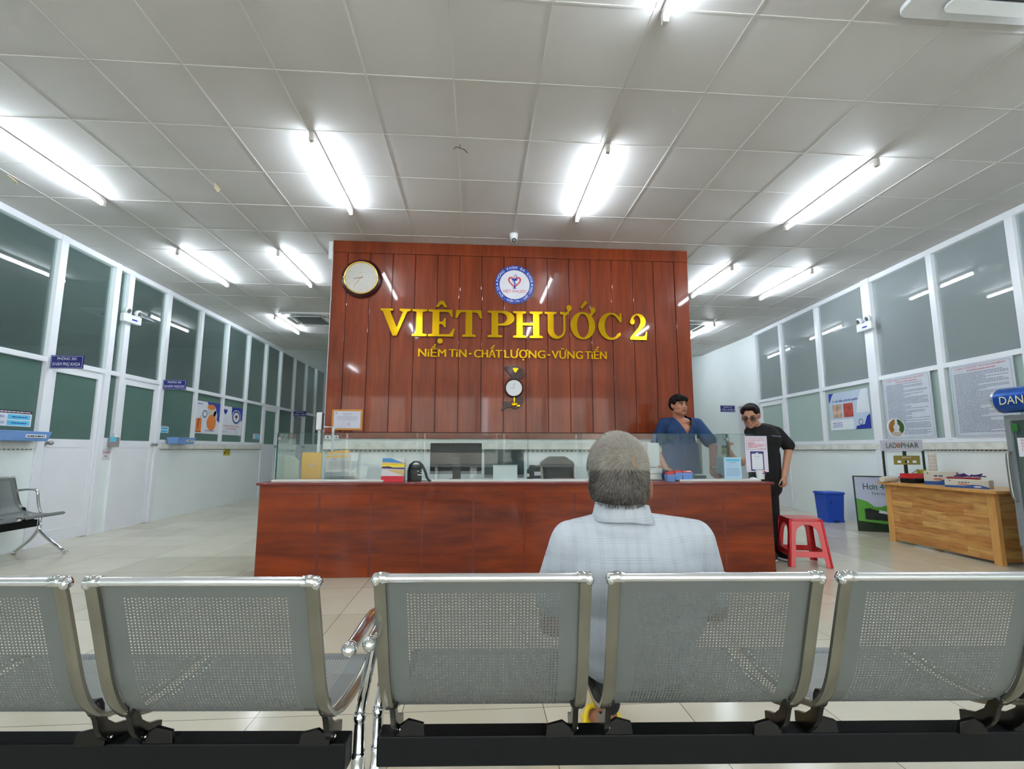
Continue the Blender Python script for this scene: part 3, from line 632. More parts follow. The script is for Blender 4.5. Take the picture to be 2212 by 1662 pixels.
hi = [(0, -0.022), (-0.058, 0.038), (-0.063, 0.068), (-0.048, 0.082), (-0.030, 0.08), (0, 0.052), (0.030, 0.08), (0.048, 0.082), (0.063, 0.068), (0.058, 0.038)]
pol(b, hs, -0.0006, [hi]); tfit(b, 'VIỆT PHƯỚC', 0.31, 0.036, Matrix.Translation((0.005, -0.0008, -0.105)), bold=0.0); obj('red_heart_and_name', b, REDI, lg)
b = B(); pol(b, [(-0.045, 0.075), (0.045, 0.075), (0.03, 0.055), (0.006, 0.046), (0.006, -0.035), (0.028, -0.052), (-0.028, -0.052), (-0.006, -0.035), (-0.006, 0.046), (-0.03, 0.055)], -0.0016)
sweep(b, smoothpath([(0.0, -0.003, 0.088), (-0.004, -0.003, 0.11), (0.012, -0.003, 0.128), (0.028, -0.003, 0.112), (0.016, -0.003, 0.085), (-0.012, -0.003, 0.068), (-0.022, -0.003, 0.04), (0.0, -0.003, 0.022), (0.018, -0.003, 0.008), (0.004, -0.003, -0.01)]), 0.003, 6)
obj('blue_cup_and_snake', b, BLUEI, lg)

# ---- round wall clock
ck = empty('wall_clock', (-1.415, PYF, 3.165), label='round wall clock with gold rim in the top left corner of the wooden wall', cat='clock')
b = B(); lathe(b, [(0.238, 0), (0.243, -0.02), (0.225, -0.05), (0.203, -0.062), (0.2, -0.05), (0, -0.05)], (0, 0, 0), 48, 'Y'); obj('case', b, MAROON, ck, smooth='auto')
b = B(); lathe(b, [(0.206, -0.055), (0.206, -0.068), (0.196, -0.070), (0.190, -0.060), (0.190, -0.052)], (0, 0, 0), 48, 'Y', None, False); obj('gold_rim', b, mat('gold_rim', (236, 196, 96), 0.2, metal=1.0), ck, smooth=True)
b = B(); lathe(b, [(0.0, -0.054), (0.191, -0.054), (0.191, -0.05)], (0, 0, 0), 48, 'Y'); face = obj('dial', b, mat('clock_dial', (196, 192, 186), 0.35), ck)
b = B()
for k in range(12):
    a = pi/2-k*pi/6; text_bm(b, str(12 if k == 0 else k), 0.042, Matrix.Translation((0.155*cos(a), -0.0555, 0.155*sin(a)-0.014)), thick=0)
scribble(b, -0.022, 0.022, 0.06, 0.006, I4, -0.0555, 2)
obj('numerals', b, mat('pale_gold_print', (190, 176, 120), 0.4), face)
def hand(L, wd, ang, m, y): 
    b = B(); a = radians(ang); M = Matrix.Rotation(a, 4, 'Y'); poly(b, [[(-wd, -0.02), (wd, -0.02), (wd*0.6, L), (0, L+0.01), (-wd*0.6, L)]], 0.001, Matrix.Translation((0, y, 0)) @ M); obj('clock_hand', b, m, ck)
hand(0.085, 0.005, 262, mat('hand_brown', (120, 84, 60), 0.4), -0.058); hand(0.135, 0.003, 217, MT['gold_rim'], -0.060)
for s in (-1, 1):
    b = B(); sph(b, (s*0.204, -0.066, 0.0), 0.011, 10, 8); obj('rim_stud', b, MT['gold_rim'], ck, smooth=True)

# ---- map shaped wooden clock
def mp_(x, y): p = pY(1070+x/13.85, 780+y/13.85, 5.87); return (p.x-0.45, p.z-1.84)
mc = empty('map_clock', (0.45, PYF-0.022, 1.84), label='dark carved wooden clock shaped like a country map below the gold slogan', cat='clock')
b = B(); poly(b, [[mp_(*q) for q in ((270, 210), (290, 165), (450, 145), (480, 155), (580, 140), (680, 150), (740, 175), (800, 235), (850, 235), (850, 270), (825, 300), (835, 350), (900, 425), (890, 450), (800, 520), (700, 545), (640, 640), (430, 600), (385, 530), (395, 500), (480, 495), (490, 470), (440, 420), (380, 360), (350, 310), (300, 260), (275, 225))]], 0.02)
obj('upper_board', b, MAROON, mc, bevel=0.003)
b = B(); poly(b, [[mp_(*q) for q in ((600, 1060), (740, 1010), (790, 1030), (825, 1100), (840, 1190), (820, 1280), (760, 1370), (680, 1425), (620, 1440), (540, 1440), (490, 1385), (460, 1380), (445, 1420), (390, 1380), (300, 1430), (185, 1495), (170, 1470), (240, 1320), (200, 1240), (210, 1215), (300, 1225), (380, 1210), (440, 1275), (460, 1265), (465, 1190), (540, 1200), (620, 1180), (660, 1110))]], 0.02)
obj('lower_board', b, MAROON, mc, bevel=0.003)
c0 = mp_(555, 815)
b = B(); lathe(b, [(0.112, 0.0), (0.114, -0.02), (0.104, -0.032), (0.098, -0.03), (0.096, -0.02), (0, -0.02)], (c0[0], 0, c0[1]), 40, 'Y'); obj('clock_case', b, MAROON, mc, smooth='auto')
b = B(); lathe(b, [(0.0, -0.026), (0.097, -0.026), (0.097, -0.02)], (c0[0], 0, c0[1]), 40, 'Y'); dl = obj('clock_dial', b, mat('glazed_white_dial', (226, 226, 230), 0.05, coat=1.0), mc)
b = B(); box(b, c0[0]-0.002, c0[0]+0.002, -0.029, -0.027, c0[1], c0[1]+0.06); box(b, c0[0]-0.04, c0[0], -0.029, -0.027, c0[1]-0.002, c0[1]+0.002); obj('clock_hands', b, GREYI, dl)
b = B(); poly(b, [[mp_(*q) for q in ((515, 215), (600, 205), (690, 220), (690, 245), (640, 310), (620, 345), (580, 345), (560, 300), (520, 240))]], 0.008, Matrix.Translation((0, -0.008, 0))); obj('gold_drum_emblem', b, GOLD, mc)
b = B(); q0 = mp_(565, 1090); q1 = mp_(570, 1220); box(b, q0[0]-0.007, q0[0]+0.007, -0.012, 0, q1[1], q0[1])
q = mp_(560, 1300); sph(b, (q[0], -0.004, q[1]), (0.03, 0.012, 0.03), 14, 8); q = mp_(640, 1300); sph(b, (q[0], -0.004, q[1]), (0.018, 0.01, 0.02), 12, 8); q = mp_(690, 1340); box(b, q[0]-0.02, q[0]+0.02, -0.008, 0, q[1]-0.008, q[1]+0.008)
obj('gold_pendulum', b, GOLD, mc, smooth='auto')

# ---- framed certificate, switches
o = board('framed_certificate', T(-1.69, PYF-0.022, 1.322), 0.355, 0.243, mat('orange_wood_frame', (206, 138, 52), 0.4), 'white certificate in an orange wooden frame at the left foot of the wooden wall', 'picture frame', t=0.02, bevel=0.004)
printp(o, 'certificate_sheet', mat('certificate_paper', (206, 206, 222), 0.25), lambda b: quad(b, 0.024, 0.331, 0.022, 0.222, -0.0015))
def f(b):
    for k, (z, a, c) in enumerate(((0.195, 0.12, 0.23), (0.178, 0.13, 0.22), (0.155, 0.06, 0.30), (0.138, 0.05, 0.30), (0.12, 0.07, 0.29))): scribble(b, a, c, z, 0.004, I4, -0.002, k)
    pol(b, circ(0.05, 0.2, 0.008, None, 12), -0.002); 
printp(o, 'certificate_print', GREYI, f)
printp(o, 'red_seal', REDI, lambda b: pol(b, circ(0.2, 0.07, 0.014, None, 16), -0.002, [circ(0.2, 0.07, 0.011, None, 16)]))
for i, (x, w_) in enumerate(((-1.765, 0.075), (-1.655, 0.05))):
    o = board('wall_switch', T(x, PYF-0.012, 1.215), w_, 0.048, PLASTW, ('double' if i == 0 else 'single')+' white switch plate low on the wooden wall, '+('left one' if i == 0 else 'right one under the certificate'), 'switch', t=0.01, bevel=0.003)
    printp(o, 'rocker', GREYP, lambda b: quad(b, w_*0.35, w_*0.65, 0.012, 0.036, -0.0015))

# ---- posters on the left glass
def LW(y, z, dx=-0.026): return T(XL+dx, y, z, pi/2)
o = board('poster', LW(9.06, 1.385), 0.88, 0.585, PAPER, 'white and blue poster with orange skin pictures on the left partition glass', 'poster', 'posters on the glass', t=0.003)
def f(b): pol(b, [(0.42, 0.585), (0.88, 0.585), (0.88, 0.22), (0.80, 0.26), (0.70, 0.44), (0.50, 0.50)]); [scribble(b, 0.08, 0.26, 0.53, 0.014, I4, -0.001, 3)]; scribble(b, 0.4, 0.72, 0.05, 0.012, I4, -0.001, 4)
printp(o, 'blue_shapes', BLUEI, f)
printp(o, 'white_circle', mat('pale_cell_picture', (214, 206, 196), 0.5), lambda b: [pol(b, circ(0.60, 0.42, 0.15, 0.13, 28), -0.002), pol(b, circ(0.72, 0.34, 0.07, 0.10, 20), -0.002)])
printp(o, 'orange_circle', ORANGE, lambda b: pol(b, circ(0.60, 0.21, 0.16, 0.15, 28), -0.003)); printp(o, 'orange_square', ORANGE, lambda b: quad(b, 0.0, 0.27, 0.03, 0.27)); printp(o, 'orange_cap', ORANGE, lambda b: pol(b, circ(0.57, 0.50, 0.14, 0.05, 20), -0.003))
printp(o, 'brown_details', mat('brown_print', (120, 60, 40), 0.5), lambda b: [pol(b, [(0.13, 0.10), (0.16, 0.10), (0.19, 0.26), (0.16, 0.26)], -0.002), pol(b, [(0.18, 0.24), (0.24, 0.33), (0.245, 0.33), (0.2, 0.24)], -0.002), quad(b, 0, 0.27, 0.02, 0.035, -0.002)])
printp(o, 'logo_ring', GREYI, lambda b: pol(b, circ(0.36, 0.36, 0.08, 0.075, 24), -0.002, [circ(0.36, 0.36, 0.055, 0.05, 24)]))
o = board('poster', LW(9.99, 1.385), 0.88, 0.57, PAPER, 'white poster with round blue logo and red slogan on the left partition glass', 'poster', 'posters on the glass', t=0.003)
printp(o, 'blue_shapes', BLUEI, lambda b: [pol(b, [(0.42, 0.57), (0.88, 0.57), (0.88, 0.33), (0.78, 0.28), (0.50, 0.30), (0.42, 0.42)]), pol(b, [(0.17, 0.40), (0.10, 0.46), (0.10, 0.50), (0.14, 0.51), (0.17, 0.49), (0.2, 0.51), (0.24, 0.50), (0.24, 0.46)])])
printp(o, 'logo_disc', PAPER, lambda b: pol(b, circ(0.62, 0.37, 0.19, 0.15, 30), -0.002))
printp(o, 'logo_ring', mat('logo_ring_blue', (52, 70, 130), 0.5), lambda b: pol(b, circ(0.62, 0.37, 0.17, 0.135, 30), -0.003, [circ(0.62, 0.37, 0.13, 0.10, 30)]))
printp(o, 'logo_heart', mat('logo_heart_red', (120, 40, 60), 0.5), lambda b: pol(b, [(0.62, 0.33), (0.56, 0.39), (0.59, 0.42), (0.62, 0.40), (0.65, 0.42), (0.68, 0.39)], -0.003))
def f(b): tfit(b, 'CHĂM SÓC SỨC KHỎE GIA ĐÌNH', 0.72, 0.022, Matrix.Translation((0.42, -0.001, 0.17)), bold=0.0); tfit(b, 'VÀ NGƯỜI BẠN', 0.4, 0.022, Matrix.Translation((0.42, -0.001, 0.115)), bold=0.0)
printp(o, 'red_slogan', REDI, f); printp(o, 'small_print', CYANI, lambda b: scribble(b, 0.06, 0.34, 0.05, 0.014, I4, -0.001, 9))
def docboard(y, z, w_, h, label):
    o = board('doctor_name_board', LW(y, z), w_, h, PAPER, label, 'notice', 'doctor name boards on the left glass', t=0.004)
    printp(o, 'maroon_heading', MAROON, lambda b: quad(b, 0, w_, h*0.82, h)); printp(o, 'heading_print', WHITEI, lambda b: scribble(b, w_*0.06, w_*0.94, h*0.88, h*0.06, I4, -0.0015, 5))
    printp(o, 'cyan_name_strips', CYANI, lambda b: [quad(b, w_*0.28, w_*0.95, h*0.44, h*0.74), quad(b, w_*0.28, w_*0.95, h*0.06, h*0.36)])
    def f(b):
        for k in (0.52, 0.14): tfit(b, 'BS:' if k > 0.3 else 'ĐD:', w_*0.16, h*0.14, Matrix.Translation((w_*0.14, -0.001, h*k)), bold=0.0); scribble(b, w_*0.4, w_*0.86, h*(k+0.04), h*0.06, I4, -0.002, int(k*100))
    printp(o, 'lettering', BLUEI, f)
docboard(5.50, 1.345, 0.40, 0.17, 'doctor name board with cyan strips on the nearest left glass, above a blue basket')
docboard(8.12, 1.36, 0.27, 0.12, 'doctor name board with cyan strips right of the second left door')
docboard(11.45, 1.33, 0.32, 0.13, 'small far doctor name board near the left end of the counter glass')
def wall_basket(y0, y1, label):
    t = empty('letter_basket', (XL+0.035, y0, ZS-0.03), label=label, cat='basket', group='blue baskets on the left ledge')
    L = y1-y0; b = B()
    w2 = 0.17; h = 0.095
    for (ax, ay, bx, by) in ((0, 0, w2, 0), (0, L, w2, L), (0, 0, 0, L), (w2, 0, w2, L)):
        ins = 0.02
        def q(x, y): return (min(max(x, ins), w2-ins), min(max(y, ins), L-ins))
        a0, b0 = q(ax, ay), q(bx, by)
        v = [b.verts.new(p) for p in ((*a0, 0), (*b0, 0), (bx, by, h), (ax, ay, h))]; b.faces.new(v)
    v = [b.verts.new(p) for p in ((0.02, 0.02, 0), (w2-0.02, 0.02, 0), (w2-0.02, L-0.02, 0), (0.02, L-0.02, 0))]; b.faces.new(v)
    o = obj('basket_body', b, SKYB, t); md = o.modifiers.new('s', 'SOLIDIFY'); md.thickness = 0.004
    b = B(); sweep(b, [(0, 0, h), (w2, 0, h), (w2, L, h), (0, L, h), (0, 0, h)], 0.006, 6); obj('rim', b, SKYB, t)
    b = B(); box(b, w2-0.006, w2+0.001, L*0.5, L*0.9, 0.03, 0.065); lb = obj('paper_label', b, PAPER, t)
    b = B(); M = T(w2+0.002, L*0.52, 0.042, pi/2); scribble(b, 0, L*0.34, 0, 0.012, M, -0.001, 8); obj('label_print', b, BLACKI, lb)
wall_basket(5.28, 5.90, 'blue plastic basket on the marble ledge at the far left, under a name board')
wall_basket(8.26, 8.78, 'blue plastic basket on the marble ledge right of the second left door')
b = B(); box(b, XL+0.022, XL+0.10, 7.03, 7.13, 1.13, 1.26); o = tag(obj('sanitiser_holder', b, mat('grey_acrylic_box', (160, 150, 150), 0.3), bevel=0.004), 'small grey holder box on the post between the two left doors', 'holder')
b = B(); box(b, XL+0.05, XL+0.101, 7.02, 7.06, 1.2, 1.262); obj('blue_tab', b, CYANI, o)
b = B(); lathe(b, [(0.0, 0), (0.025, 0), (0.025, 0.05), (0.008, 0.06), (0.008, 0.08), (0, 0.08)], (XL+0.06, 7.1, 1.262), 14); tag(obj('sanitiser_bottle', b, PLASTW, smooth='auto'), 'tiny white pump bottle standing on the grey holder box', 'bottle')
o = board('notice', LW(6.955, 0.96, 0.003), 0.17, 0.14, PAPER, 'small white notice with red letters on the wall between the two left doors', 'notice', t=0.002)
def f(b): tfit(b, 'LỐI KHÔNG ĐI', 0.14, 0.03, Matrix.Translation((0.085, -0.001, 0.082)), bold=0.0); tfit(b, 'VÀO', 0.06, 0.03, Matrix.Translation((0.085, -0.001, 0.03)), bold=0.0)
printp(o, 'red_lettering', REDI, f); printp(o, 'border', GREYI, lambda b: [quad(b, 0, 0.17, 0, 0.003), quad(b, 0, 0.17, 0.137, 0.14), quad(b, 0, 0.003, 0, 0.14), quad(b, 0.167, 0.17, 0, 0.14)])
def caution(M, w_, h, label):
    o = board('caution_notice', M, w_, h, mat('caution_yellow', (206, 190, 50), 0.5), label, 'notice', 'yellow caution notices', t=0.002)
    printp(o, 'black_heading', BLACKI, lambda b: quad(b, w_*0.08, w_*0.92, h*0.72, h*0.94)); printp(o, 'heading_print', MT['caution_yellow'], lambda b: tfit(b, 'CẢNH BÁO', w_*0.7, h*0.1, Matrix.Translation((w_/2, -0.0016, h*0.78)), bold=0.0))
    def f(b):
        pol(b, [(w_*0.12, h*0.14), (w_*0.2, h*0.12), (w_*0.32, h*0.3), (w_*0.42, h*0.42), (w_*0.36, h*0.5), (w_*0.22, h*0.36), (w_*0.1, h*0.34)])
        pol(b, circ(w_*0.4, h*0.56, w_*0.05, None, 12))
        for k in range(4): scribble(b, w_*0.52, w_*0.92, h*(0.14+0.13*k), h*0.05, I4, -0.001, k)
    printp(o, 'falling_figure_and_text', BLACKI, f)
caution(LW(10.14, 0.975, 0.003), 0.27, 0.19, 'yellow caution notice on the white wall left of the counter')
caution(T(XR-0.003, 12.0, 0.97, -pi/2), 0.3, 0.24, 'yellow caution notice on the far white wall behind the pointing hand')

# ---- right partition posters and boards
def RW(y, z, off=0.026):
    return Matrix.Translation((RX(y)+off, y, z)) @ Matrix.Rotation(-pi/2-RA, 4, 'Z')
o = board('poster', RW(7.86, 1.42), 0.93, 0.61, mat('pale_blue_paper', (190, 204, 224), 0.45), 'pale blue poster with two photos of doctors on the right partition glass', 'poster', 'posters on the glass', t=0.003)
printp(o, 'blue_corners', BLUEI, lambda b: [pol(b, [(0, 0.61), (0.13, 0.61), (0.08, 0.57), (0.03, 0.48), (0, 0.45)]), pol(b, [(0.93, 0), (0.93, 0.22), (0.86, 0.19), (0.80, 0.07), (0.62, 0.05), (0.60, 0.0)])])
printp(o, 'white_coat_figure', mat('white_print', (224, 228, 236), 0.5), lambda b: [pol(b, [(0.64, 0.25), (0.68, 0.45), (0.78, 0.61), (0.90, 0.61), (0.93, 0.25)]), quad(b, 0.0, 0.56, 0.0, 0.17)])
printp(o, 'photo_left', mat('photo_skin_tones', (190, 160, 140), 0.5, noise=(9, (1, 1, 1), 0.5)), lambda b: quad(b, 0.08, 0.31, 0.2, 0.42, -0.002))
printp(o, 'photo_right', mat('photo_red_tones', (170, 70, 60), 0.5, noise=(9, (1, 1, 1), 0.6)), lambda b: quad(b, 0.35, 0.57, 0.2, 0.42, -0.002))
def f(b): tfit(b, 'Tư vấn điều trị & Xét nghiệm', 0.62, 0.035, Matrix.Translation((0.39, -0.001, 0.455)), bold=0.01); [scribble(b, 0.06, 0.3, 0.05+0.03*k, 0.01, I4, -0.0015, k) for k in range(3)]
printp(o, 'blue_lettering', BLUEI, f); printp(o, 'round_emblem', GREYI, lambda b: pol(b, circ(0.72, 0.11, 0.05, None, 20), -0.002, [circ(0.72, 0.11, 0.035, None, 20)]))
def info_board(y, z, w_, h, title, label, seed):
    o = board('rules_board', RW(y, z, -0.018), w_, h, mat('glossy_white_board', (206, 212, 222), 0.25), label, 'notice board', 'large rule boards on the right glass', t=0.012, bevel=0.002)
    printp(o, 'red_title', REDI, lambda b: [tfit(b, title, w_*0.8, 0.016, Matrix.Translation((w_*0.5, -0.001, h*0.935)), bold=0.0)]); printp(o, 'red_subtitle', REDI, lambda b: scribble(b, w_*0.3, w_*0.75, h*0.9, 0.008, I4, -0.001, 77))
    def f(b):
        rd = random.Random(seed); z_ = h*0.865; k = 0
        while z_ > h*0.06:
            scribble(b, w_*0.07, w_*0.93, z_, 0.0075, I4, -0.001, seed+k, rd.choice((1, 1, 1, 0.9, 0.45, 0.6))); z_ -= 0.0162; k += 1
    printp(o, 'small_print', GREYI, f)
    printp(o, 'border_line', GREYI, lambda b: pol(b, rrect(0.02, w_-0.02, 0.02, h-0.02, 0.03), -0.0008, [rrect(0.023, w_-0.023, 0.023, h-0.023, 0.03)]))
info_board(6.58, 1.245, 0.80, 0.86, 'NỘI QUY KHOA DƯỢC', 'large white board of small print behind the green and gold drop logo', 11)
info_board(5.50, 1.24, 0.76, 0.86, 'CHÍNH SÁCH HỖ TRỢ NGƯỜI BỆNH', 'large white board of small print nearest the blue can shaped fridge sign', 50)
# ================================================================== RECEPTION COUNTER
CRZ = radians(-2.0); CO = Vector((0.395, 4.46, 0)); HL = 2.29
ct = empty('reception_counter', CO, CRZ, 'long reddish wooden reception counter in front of the wooden wall', 'counter')
TOP = 0.808
b = B(); box(b, -HL, HL, 0, 0.03, 0.0, TOP-0.02); box(b, -HL, -HL+0.03, 0.03, 0.62, 0, TOP-0.02); box(b, HL-0.03, HL, 0.03, 0.62, 0, TOP-0.02); obj('front_panel', b, CNTW, ct, bevel=0.003)
b = B(); box(b, -HL-0.025, HL+0.025, -0.022, 0.36, TOP-0.022, TOP); obj('top_slab', b, CNTR, ct, bevel=0.004)
b = B()
for k in range(9): x = -HL+0.522+0.451*k; box(b, x-0.009, x+0.009, -0.0015, 0.005, 0.01, TOP-0.10)
box(b, -HL, HL, -0.0015, 0.005, TOP-0.099, TOP-0.092); obj('inlay_strips', b, INLAY, ct)
b = B(); box(b, -HL+0.03, HL-0.03, 0.30, 0.76, 0.70, 0.725); obj('inner_desk', b, CNTW, ct, bevel=0.003)
for x in (-HL+0.1, -0.7, 0.7, HL-0.1):
    b = B(); box(b, x-0.02, x+0.02, 0.70, 0.75, 0, 0.70); obj('desk_leg', b, CNTW, ct)
for a, c in ((-2.24, -1.24), (-0.80, 1.0), (1.49, 2.26)):
    b = B(); box(b, a, c, 0.10, 0.25, TOP, TOP+0.016); obj('stone_sill', b, mat('white_stone', (232, 230, 226), 0.3), ct, bevel=0.003)
GT = 1.250
def pane(name, x0, x1, y0, y1):
    b = B(); box(b, x0, x1, y0, y1, TOP+0.017, GT); p = obj(name, b, GLK, ct)
    b = B(); t = 0.0015
    box(b, x0, x1, y0-0.0002, y1+0.0002, GT, GT+0.0025)
    if y1-y0 < 0.02:
        for x in (x0, x1): box(b, x-t, x+t, y0, y1, TOP+0.017, GT)
    else: box(b, x0, x1, y0-0.003, y0, TOP+0.017, GT)
    obj('pane_edge', b, GLE, p)
pane('glass_pane', -2.255, 0.082, 0.225, 0.233); pane('glass_pane', 0.090, 2.02, 0.225, 0.233); pane('glass_pane', 2.03, 2.275, 0.225, 0.233)
pane('side_pane', -2.263, -2.256, 0.225, 0.66); pane('side_pane', 2.012, 2.02, 0.235, 0.62)
for x, y, z in ((-2.24, 0.24, 1.2), (2.02, 0.24, 1.2), (2.02, 0.24, 0.86), (0.086, 0.24, 0.86)):
    b = B(); lathe(b, [(0, -0.016), (0.016, -0.016), (0.016, 0.012), (0, 0.012)], (x, y, z), 14, 'Y'); obj('glass_clamp', b, STEEL, ct, smooth='auto')
# --- things on and behind the counter
def W(lx, ly, z=0.0): v = Matrix.Rotation(CRZ, 3, 'Z') @ Vector((lx, ly, 0)); return Vector((CO.x+v.x, CO.y+v.y, z))
def lxp(px, ly, py=1040):
    """counter-local x seen at pixel column px for the plane ly behind the counter front"""
    d = ray(px, py); n = Matrix.Rotation(CRZ, 3, 'Z') @ Vector((0, 1, 0)); t = (n.dot(CO)+ly)/n.dot(d); p = d*t; p.z = 0
    return (Matrix.Rotation(-CRZ, 3, 'Z') @ (p-CO)).x
def item(name, lx, ly, z, label, cat, group=None, rz=0): return empty(name, W(lx, ly, z), CRZ+rz, label, cat, group)
DK = 0.725
def span(a, c, ly): x0, x1 = lxp(a, ly), lxp(c, ly); return (x0+x1)/2, x1-x0
# white curved partition card
cx, w_ = span(591, 643, 0.40)
t = item('desk_divider', cx, 0.40, DK, 'cream desk divider with rounded top behind the left end of the counter glass', 'divider')
b = B(); hh = 0.32; poly(b, [[(-w_/2, 0), (w_/2, 0), (w_/2, hh*0.82), (w_*0.3, hh*0.95), (-w_*0.05, hh), (-w_*0.38, hh), (-w_*0.47, hh*0.96), (-w_/2, hh*0.86)]], 0.018); obj('panel', b, mat('cream_plastic', (190, 198, 184), 0.45), t, bevel=0.003)
b = B(); box(b, -w_*0.2, w_*0.45, 0.02, 0.12, 0, 0.02); obj('foot', b, BLACKP, t)
# yellow brochure stand
cx, w_ = span(648, 700, 0.44)
t = item('brochure_stand', cx, 0.44, DK, 'clear acrylic stand holding a yellow brochure behind the counter glass', 'brochure stand')
b = B(); box(b, -w_/2, w_/2, 0.0, 0.004, 0.0, 0.36); box(b, -w_/2, w_/2, 0, 0.10, 0, 0.004); box(b, -w_/2, -w_/2+0.003, 0, 0.1, 0, 0.36); box(b, w_/2-0.003, w_/2, 0, 0.1, 0, 0.36); obj('acrylic_holder', b, ACRY, t)
b = B(); box(b, -w_/2+0.012, w_/2-0.03, -0.014, -0.001, 0.09, 0.345); br = obj('yellow_brochure', b, mat('amber_cover', (250, 186, 54), 0.35, noise=(3, (1, 1, 1), 0.12)), t)
b = B(); scribble(b, -0.035, 0.03, 0.225, 0.008, I4, -0.0155, 1); scribble(b, -0.025, 0.02, 0.21, 0.006, I4, -0.0155, 2); obj('cover_lettering', b, PAPER, br)
# magazine rack
cx, w_ = span(703, 768, 0.42)
t = item('leaflet_rack', cx, 0.42, DK, 'grey acrylic rack of leaflets with red heading, right of the yellow brochure', 'leaflet rack')
b = B()
for k in range(3): box(b, -w_/2, w_/2, 0.03*k, 0.03*k+0.003, 0.0 if k == 0 else 0.07*k, 0.12+0.07*k)
for s in (-1, 1): poly(b, [[(0, 0), (0.16, 0), (0.16, 0.36), (0.1, 0.36), (0, 0.12)]], 0.003, Matrix.Translation((s*w_/2, 0, 0)) @ Matrix.Rotation(pi/2, 4, 'Z'))
obj('rack_body', b, ACRY, t)
b = B(); box(b, -w_*0.5, w_*0.36, -0.010, -0.004, 0.16, 0.335, Matrix.Rotation(radians(-2), 4, 'Y')); l1 = obj('leaflet', b, mat('leaflet_paper', (214, 210, 206), 0.5), t)
b = B(); box(b, -w_*0.47, w_*0.25, -0.0125, -0.011, 0.30, 0.318, Matrix.Rotation(radians(-2), 4, 'Y')); obj('yellow_band', b, MT['amber_cover'], l1)
b = B(); tfit(b, 'MES', 0.05, 0.016, Matrix.Translation((-0.06, -0.0115, 0.272)), bold=0.0); obj('magenta_heading', b, mat('magenta_print', (206, 40, 120), 0.5), l1)
b = B(); [scribble(b, -w_*0.4, w_*0.3, 0.255-0.013*k, 0.004, I4, -0.0115, k) for k in range(6)]; obj('small_print', b, GREYI, l1)
b = B(); box(b, -w_*0.44, w_*0.3, 0.085, 0.09, 0.2, 0.365, Matrix.Rotation(radians(-7), 4, 'Y')); obj('tilted_leaflet', b, MT['amber_cover'], t)
b = B(); box(b, -w_*0.42, w_*0.42, 0.006, 0.02, 0.01, 0.075); box(b, -w_*0.44, w_*0.42, 0.036, 0.05, 0.085, 0.15); obj('grey_leaflets', b, mat('grey_leaflet_paper', (158, 150, 150), 0.5), t)
# desk calendar
cx, w_ = span(823, 872, 0.12)
t = item('desk_calendar', cx, 0.11, TOP, 'desk calendar with sunset picture and red foot standing on the counter edge', 'calendar')
b = B(); hh = 0.215; Mx = Matrix.Rotation(radians(-12), 4, 'X')
box(b, -w_/2, w_/2, 0, 0.004, 0, hh, Mx); box(b, -w_/2, w_/2, 0.0, 0.004, 0, hh, Matrix.Translation((0, 0.09, 0)) @ Matrix.Rotation(radians(12), 4, 'X')); obj('card_body', b, mat('calendar_card', (214, 208, 210), 0.4), t)
def cf(name, m, fn): q = B(); fn(q); q.transform(Mx); obj(name, q, m, t)
cf('red_foot', REDI, lambda q: quad(q, -w_/2, w_/2, 0, hh*0.24)); cf('yellow_sunset', YELLOW, lambda q: quad(q, -w_/2, w_/2, hh*0.62, hh*0.76)); cf('orange_sky', mat('soft_orange', (232, 190, 120), 0.5), lambda q: quad(q, -w_/2, w_/2, hh*0.74, hh*0.86))
cf('blue_sky', mat('calendar_blue', (70, 140, 190), 0.5), lambda q: pol(q, [(-w_/2, hh*0.84), (w_/2, hh*0.78), (-w_*0.1, hh), (-w_/2, hh)], -0.0015)); cf('purple_hills', mat('calendar_purple', (74, 60, 100), 0.5), lambda q: pol(q, [(-w_/2, hh*0.56), (w_/2, hh*0.53), (w_/2, hh*0.6), (0, hh*0.6), (-w_*0.2, hh*0.66), (-w_/2, hh*0.64)], -0.0015))
cf('sand_field', mat('calendar_sand', (206, 176, 110), 0.5), lambda q: pol(q, [(w_/2, hh*0.28), (w_/2, hh*0.5), (-w_*0.3, hh*0.5)], -0.0015))
# black arched hood
cx, w_ = span(880, 925, 0.16)
t = item('card_reader_hood', cx, 0.14, TOP, 'black arched hood standing on the counter right of the calendar', 'hood')
b = B(); arch = [(-w_*0.5, 0), (-w_*0.5, 0.10), (-w_*0.42, 0.155), (-w_*0.22, 0.185), (0, 0.18), (w_*0.16, 0.15), (w_*0.32, 0.09), (w_*0.42, 0.03), (w_*0.56, 0)]
inn = [(x*0.94, z*0.95) for x, z in arch]
poly(b, [arch+inn[::-1]], 0.13); box(b, -w_*0.47, w_*0.1, 0.12, 0.13, 0, 0.15); obj('hood_shell', b, BLACKP, t, smooth='auto')
b = B(); [box(b, w_*0.30+dx, w_*0.30+dx+0.012, -0.003, 0.0, z, z+0.006) for dx, z in ((-0.06, 0.09), (-0.025, 0.10), (-0.03, 0.08))]; box(b, 0, 0.04, -0.003, 0, 0.055, 0.065); obj('white_keys', b, PAPER, t)
